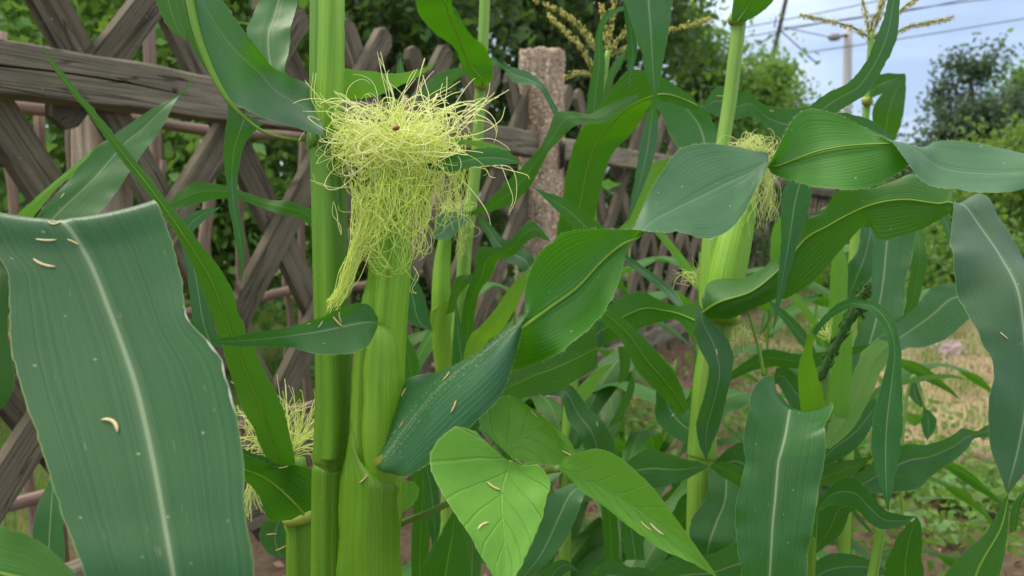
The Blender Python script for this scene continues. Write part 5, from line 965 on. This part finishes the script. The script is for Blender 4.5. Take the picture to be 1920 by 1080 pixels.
# ================================================================== fallen anthers, laid on the leaves by ray
bvhs = []
bpy.context.view_layer.update()
for o in LEAVES:
    me = o.data; off = origin(o); vs_ = [v.co + off for v in me.vertices]
    bvhs.append(BVHTree.FromPolygons(vs_, [tuple(p.vertices) for p in me.polygons]))
def anther(px, py, ln, ang, label, mat=None, bend=.1, wd=.22):
    wd *= random.uniform(.75, 1.1); bend += random.uniform(-.15, .15)
    o = Vector((0, 0, CAMZ)); r = (P(px, py, 1) - o).normalized(); best = None
    for b in bvhs:
        h = b.ray_cast(o, r)
        if h[0] is not None and (best is None or h[3] < best[1]): best = (h[0], h[3], h[1])
    if best is None: return
    p, dist, n = best
    if n.dot(r) > 0: n = -n
    dd = (p - o).dot(Vector((0, cp, -sp)))
    sc = dd / F; t = Vector((math.cos(R(ang)), 0, -math.sin(R(ang)))); t = (t - n * t.dot(n)).normalized(); b_ = n.cross(t)
    L_ = ln * sc; rad = L_ * wd * .34
    pts = [p + n * (rad * .75) + t * (L_ * (q - .5)) + b_ * (L_ * bend * (q - .5) ** 2 * 1.6) for q in np.linspace(0, 1, 9)]
    rr = rad * np.array([.35, .8, 1, 1.02, .96, 1.0, 1, .8, .3])
    V, f, uv = tube_arrays(np.array([tuple(q) for q in pts]), rr, 8)
    e = mk('fallen_anther', V, f, mat or M_anther, None, uv=uv); tag(e, label, 'anther', 'anthers fallen on the leaves')
for a in [(103, 421, 22, -20, 'curled pale anther at the fold of the huge left leaf', M_antherp, .8), (87, 451, 38, 2, 'straight pale anther left of the midrib on the huge left leaf', M_antherp), (138, 454, 24, 25, 'orange-yellow anther lying on the midrib of the huge left leaf'), (82, 497, 46, 22, 'largest pale anther near the left margin of the huge left leaf', M_antherp), (214, 792, 44, 42, 'bent tan anther in the middle of the huge left leaf', M_antherp, -.5), (118, 367, 12, -60, 'tiny pale anther on the leaf behind the huge left leaf', M_antherp),
          (632, 604, 26, 45, 'yellow anther leaning towards the ear on the small husk leaf'), (636, 594, 24, 80, 'upright anther crossing another on the small husk leaf'), (601, 608, 16, -50, 'short anther mid-way on the small husk leaf', M_antherp), (579, 607, 9, 0, 'speck-like anther on the small husk leaf', M_antherp),
          (838, 706, 20, -75, 'anther stuck on the hairy ridge of the twisting leaf'), (757, 736, 18, 75, 'anther on the twisting leaf right beside the ear'), (852, 763, 24, -72, 'brownish anther on the dark flank of the twisting leaf'), (753, 796, 16, -65, 'anther wedged between ear and twisting leaf'),
          (683, 899, 26, -38, 'orange anther clinging below the yellow leaf collar'), (531, 876, 20, 5, 'anther on the dark leaf rim behind the main stalk'), (510, 1001, 20, -5, 'upper anther on the ragged leaf scrap at lower left'), (527, 1028, 24, -25, 'lower anther on the ragged leaf scrap at lower left'),
          (925, 914, 30, 38, 'bright yellow anther at the centre of the heart-shaped bean leaflet'), (904, 984, 30, -42, 'curved anther low on the heart-shaped bean leaflet', M_antherp, -.4), (1064, 850, 24, 25, 'yellow anther between two bean leaflets'), (1001, 775, 20, 50, 'anther on the upper edge of the rear bean leaflet', M_antherp), (1211, 987, 26, 42, 'tan anther on the pointed right bean leaflet'), (1231, 993, 32, 40, 'pale anther lying beside the tan one on the pointed bean leaflet', M_antherp),
          (1882, 630, 20, 48, 'pale anther on the big leaf hanging at the right edge', M_antherp), (1344, 660, 12, 80, 'small anther on the leaf clasping the second stalk', M_antherp), (1350, 180, 14, 0, 'yellow anther on the grey leaf left of the second stalk'), (1447, 208, 9, 10, 'tiny pale anther on the grey leaf right of the second stalk', M_antherp), (804, 568, 10, 0, 'tiny anther on the shaded leaf right of the ear', M_antherp), (1120, 795, 10, 80, 'tiny anther on the white-ribbed drooping leaf low in the middle', M_antherp), (1262, 778, 10, -60, 'tiny anther on the dark leaf left of the second stalk', M_antherp)]:
    anther(*a)
bg_ = PN(np.array([(737, 243, .575), (741, 241, .574), (746, 239, .574), (749, 238, .575)])); V, f, uv = tube_arrays(bg_, [.0008, .002, .0019, .0007], 8)
tag(mk('small_beetle', V, f, simple('beetle', (.22, .07, .015), .3), None, uv=uv), 'tiny brown beetle nestled in the yellow silk', 'insect')

# ================================================================== ground cover, grass, litter
def blades(name, label, cat, pts, hmin, hmax, wd, mat, lean=.5):
    n = len(pts); h = rng.uniform(hmin, hmax, n); a = rng.uniform(0, 6.28, n); l = rng.uniform(.1, lean, n) * h
    p = np.array(pts); d = np.stack([np.cos(a), np.sin(a), 0 * a], 1); s = np.stack([-np.sin(a), np.cos(a), 0 * a], 1) * wd
    m = p + d * (l * .35)[:, None]; m[:, 2] += h * .6; t = p + d * l[:, None]; t[:, 2] += h
    V = np.stack([p - s, p + s, m + s * .7, m - s * .7, t], 1).reshape(-1, 3); i = np.arange(n)[:, None] * 5
    Fc = np.concatenate([i + np.array([[0, 1, 2]]), i + np.array([[0, 2, 3]]), i + np.array([[3, 2, 4]])], 1).reshape(-1, 3)
    o = mk(name, V, Fc, mat, None, smooth=False, kind='stuff'); o['label'] = label; o['category'] = cat; return o
def scat(n, x0, x1, y0, y1, cond=None, clump=0):
    x = rng.uniform(x0, x1, n); y = rng.uniform(y0, y1, n)
    if clump:
        cx = rng.uniform(x0, x1, clump); cy = rng.uniform(y0, y1, clump); k = rng.integers(0, clump, n); x = cx[k] + rng.normal(0, .07, n); y = cy[k] + rng.normal(0, .07, n)
    if cond is not None: q = cond(x, y); x, y = x[q], y[q]
    return np.stack([x, y, [hgt(a, b) - .012 for a, b in zip(x, y)]], 1)
fside = lambda x, y: (x + .978) * .8726 - (y - 1.562) * .4884
blades('dry_grass', 'tangled straw-coloured dry grass on the path at right', 'dry grass', np.vstack([scat(26000, 1.3, 5.5, 2.9, 8.5), scat(9000, 1.5, 5.5, 3.3, 7.5, clump=110)]), .03, .12, .0016, M_straw, 1.4)
blades('grass', 'green lawn grass spreading across the right garden', 'grass', np.vstack([scat(9000, 3, 12, 6.5, 15), scat(5000, 1.8, 5, 3.2, 7, clump=60)]), .03, .13, .003, M_grass, .8)
blades('rough_grass', 'rough green grass behind the lattice fence', 'grass', scat(30000, -6, 2.5, 1.2, 8, lambda x, y: (fside(x, y) < -.5)), .03, .16, .0035, M_grass, .8)
def cover(name, label, cat, cents, per, spread, size, mat, zmax=.14):
    c = np.array([(x, y, hgt(x, y)) for x, y in cents]); k = np.repeat(np.arange(len(c)), per); p = c[k] + rng.normal(0, spread, (len(k), 3)) * np.array([1, 1, 0])
    p[:, 2] += rng.uniform(.01, zmax, len(k)); V, Fc = leaf_cloud(p, size)
    o = mk(name, V, Fc, mat, None, smooth=False, kind='stuff'); o['label'] = label; o['category'] = cat
def gpts(lst): return [(ground(x, y).x, ground(x, y).y) for x, y in lst]
cover('ground_cover', 'low light green weeds covering the soil between the stalks', 'weeds', gpts([(1150, 800), (1180, 780), (1200, 830), (1230, 800), (1250, 770), (1270, 840), (1210, 860), (1160, 850), (1400, 640), (1420, 670), (1400, 720), (1390, 780), (1440, 690), (1380, 830), (1410, 830), (1600, 870), (1570, 860), (1620, 650), (1560, 840), (1590, 820), (1060, 1000), (1075, 1050), (1850, 930), (1880, 960), (1820, 960), (1760, 920), (1900, 1000), (1740, 800), (1700, 640), (1650, 620), (1760, 640), (1480, 520), (1500, 560), (1440, 500), (1560, 900), (1500, 640), (1530, 600), (1620, 560), (1680, 560), (1740, 560), (1800, 600), (1860, 620), (1350, 620), (1330, 700), (1790, 870), (1690, 960), (1600, 980), (1640, 1040), (1730, 1050), (1830, 1040), (1900, 900)]), 95, .11, .038, M_cover, .13)
cover('flower_foliage', 'yellow-green leafy weeds beside the dry grass at lower right', 'weeds', gpts([(1640, 890), (1670, 900), (1690, 880), (1700, 920), (1650, 920), (1720, 900), (1615, 905), (1600, 720), (1590, 760)]), 60, .07, .055, M_fbright, .12)
cover('red_leaves', 'scattered reddish leaves among the low weeds', 'leaves', gpts([(1412, 650), (1625, 845), (1390, 770), (1180, 1010), (1640, 840)]), 7, .05, .04, M_redleaf, .1)
lp_ = scat(9000, -2.5, 4.5, .9, 5.5, lambda x, y: fside(x, y) > -.4); lp_[:, 2] += .012
V, Fc = leaf_cloud(lp_, .028); o = mk('bark_litter', V, Fc, M_litter, None, smooth=False, kind='stuff'); o['label'] = 'brown bark chips and dead leaves on the soil'; o['category'] = 'litter'
# single weeds at lower right
def rosette(px, py, n, size, label, mat, name='weed'):
    g_ = ground(px, py); e = empty(name, (g_.x, g_.y, 0), label, 'weed')
    for i in range(n):
        a = i * 2.4 + random.uniform(-.3, .3); L_ = size * random.uniform(.7, 1.2); el = random.uniform(.35, 1.0); d = Vector((math.cos(a), math.sin(a), 0)); s = Vector((-d.y, d.x, 0))
        V = []; UV = []; nn = 7
        for q in range(nn):
            t = q / (nn - 1); c = Vector((g_.x, g_.y, hgt(g_.x, g_.y))) + d * (L_ * t) + Vector((0, 0, L_ * (el * t - .75 * el * t * t * 1.1) + .02 * t)); wv = L_ * .3 * math.sin(math.pi * min(1, .08 + t * .92)) ** .8 * (.15 if t < .2 else 1)
            for u in (-1, -.5, 0, .5, 1): V.append(c + s * (wv * u) + Vector((0, 0, abs(u) * wv * .3))); UV.append((.5 + u / 2, t * L_))
        f = [(q * 5 + k, q * 5 + k + 1, (q + 1) * 5 + k + 1, (q + 1) * 5 + k) for q in range(nn - 1) for k in range(4)]
        mk('weed_leaf', V, f, mat, e, uv=UV)
M_weed = bean_material('weed_leaf', (.10, .22, .06), (.16, .30, .10), (.3, .5, .12))
rosette(1810, 955, 7, .16, 'pale green broadleaf weed on the bare soil at lower right', M_weed)
rosette(1860, 930, 6, .13, 'broadleaf weed beside the hanging leaf tip at the right', M_weed)
rosette(1660, 900, 9, .12, 'bushy yellow-green weed under the looped corn leaf', M_bean)
rosette(1720, 905, 6, .10, 'small yellow-green weed next to the bushy one', M_bean)
rosette(1075, 1030, 5, .10, 'roundish weed leaf cluster under the front bean leaves', M_bean)
rosette(1150, 1080, 5, .12, 'weed at the bottom edge below the pointed bean leaflet', M_weed)
rosette(1750, 1010, 5, .11, 'little weed on the dark soil at the bottom right', M_weed)
rosette(600, 700, 7, .25, 'bluish broadleaf weed behind the lattice fence', M_weed)
# pink flower
fl = ground(1775, 700); fe = empty('pink_flower', (fl.x, fl.y, 0), 'pale pink flower cluster at the edge of the dry grass', 'flower')
hp = P(1780, 652, fl.y); tube('stem', catmull([(fl.x, fl.y, -.01), ((fl.x + hp.x) / 2 + .01, fl.y, .1), tuple(hp)], 4), .004, M_beanstem, fe, 5)
V, Fc = leaf_cloud(np.array(hp) + rng.normal(0, 1, (150, 3)) * np.array([.045, .03, .025]), .024); mk('petals', V, Fc, simple('petal', (.6, .47, .53), .6, .3, var=.2), fe, smooth=False, kind='stuff')
yf = empty('yellow_flower', tuple(ground(1172, 800)), 'tiny yellow flowers among the low weeds by the fence', 'flower')
q_ = ground(1172, 800); V, Fc = leaf_cloud(np.array([q_.x, q_.y, .1]) + rng.normal(0, 1, (22, 3)) * np.array([.03, .03, .02]), .022); mk('petals', V, Fc, simple('yellow_petal', (.75, .55, .03), .6, .2), yf, smooth=False, kind='stuff')
tube('stem', [(q_.x, q_.y, -.01), (q_.x + .005, q_.y, .05), (q_.x, q_.y, .1)], .003, M_beanstem, yf, 5)
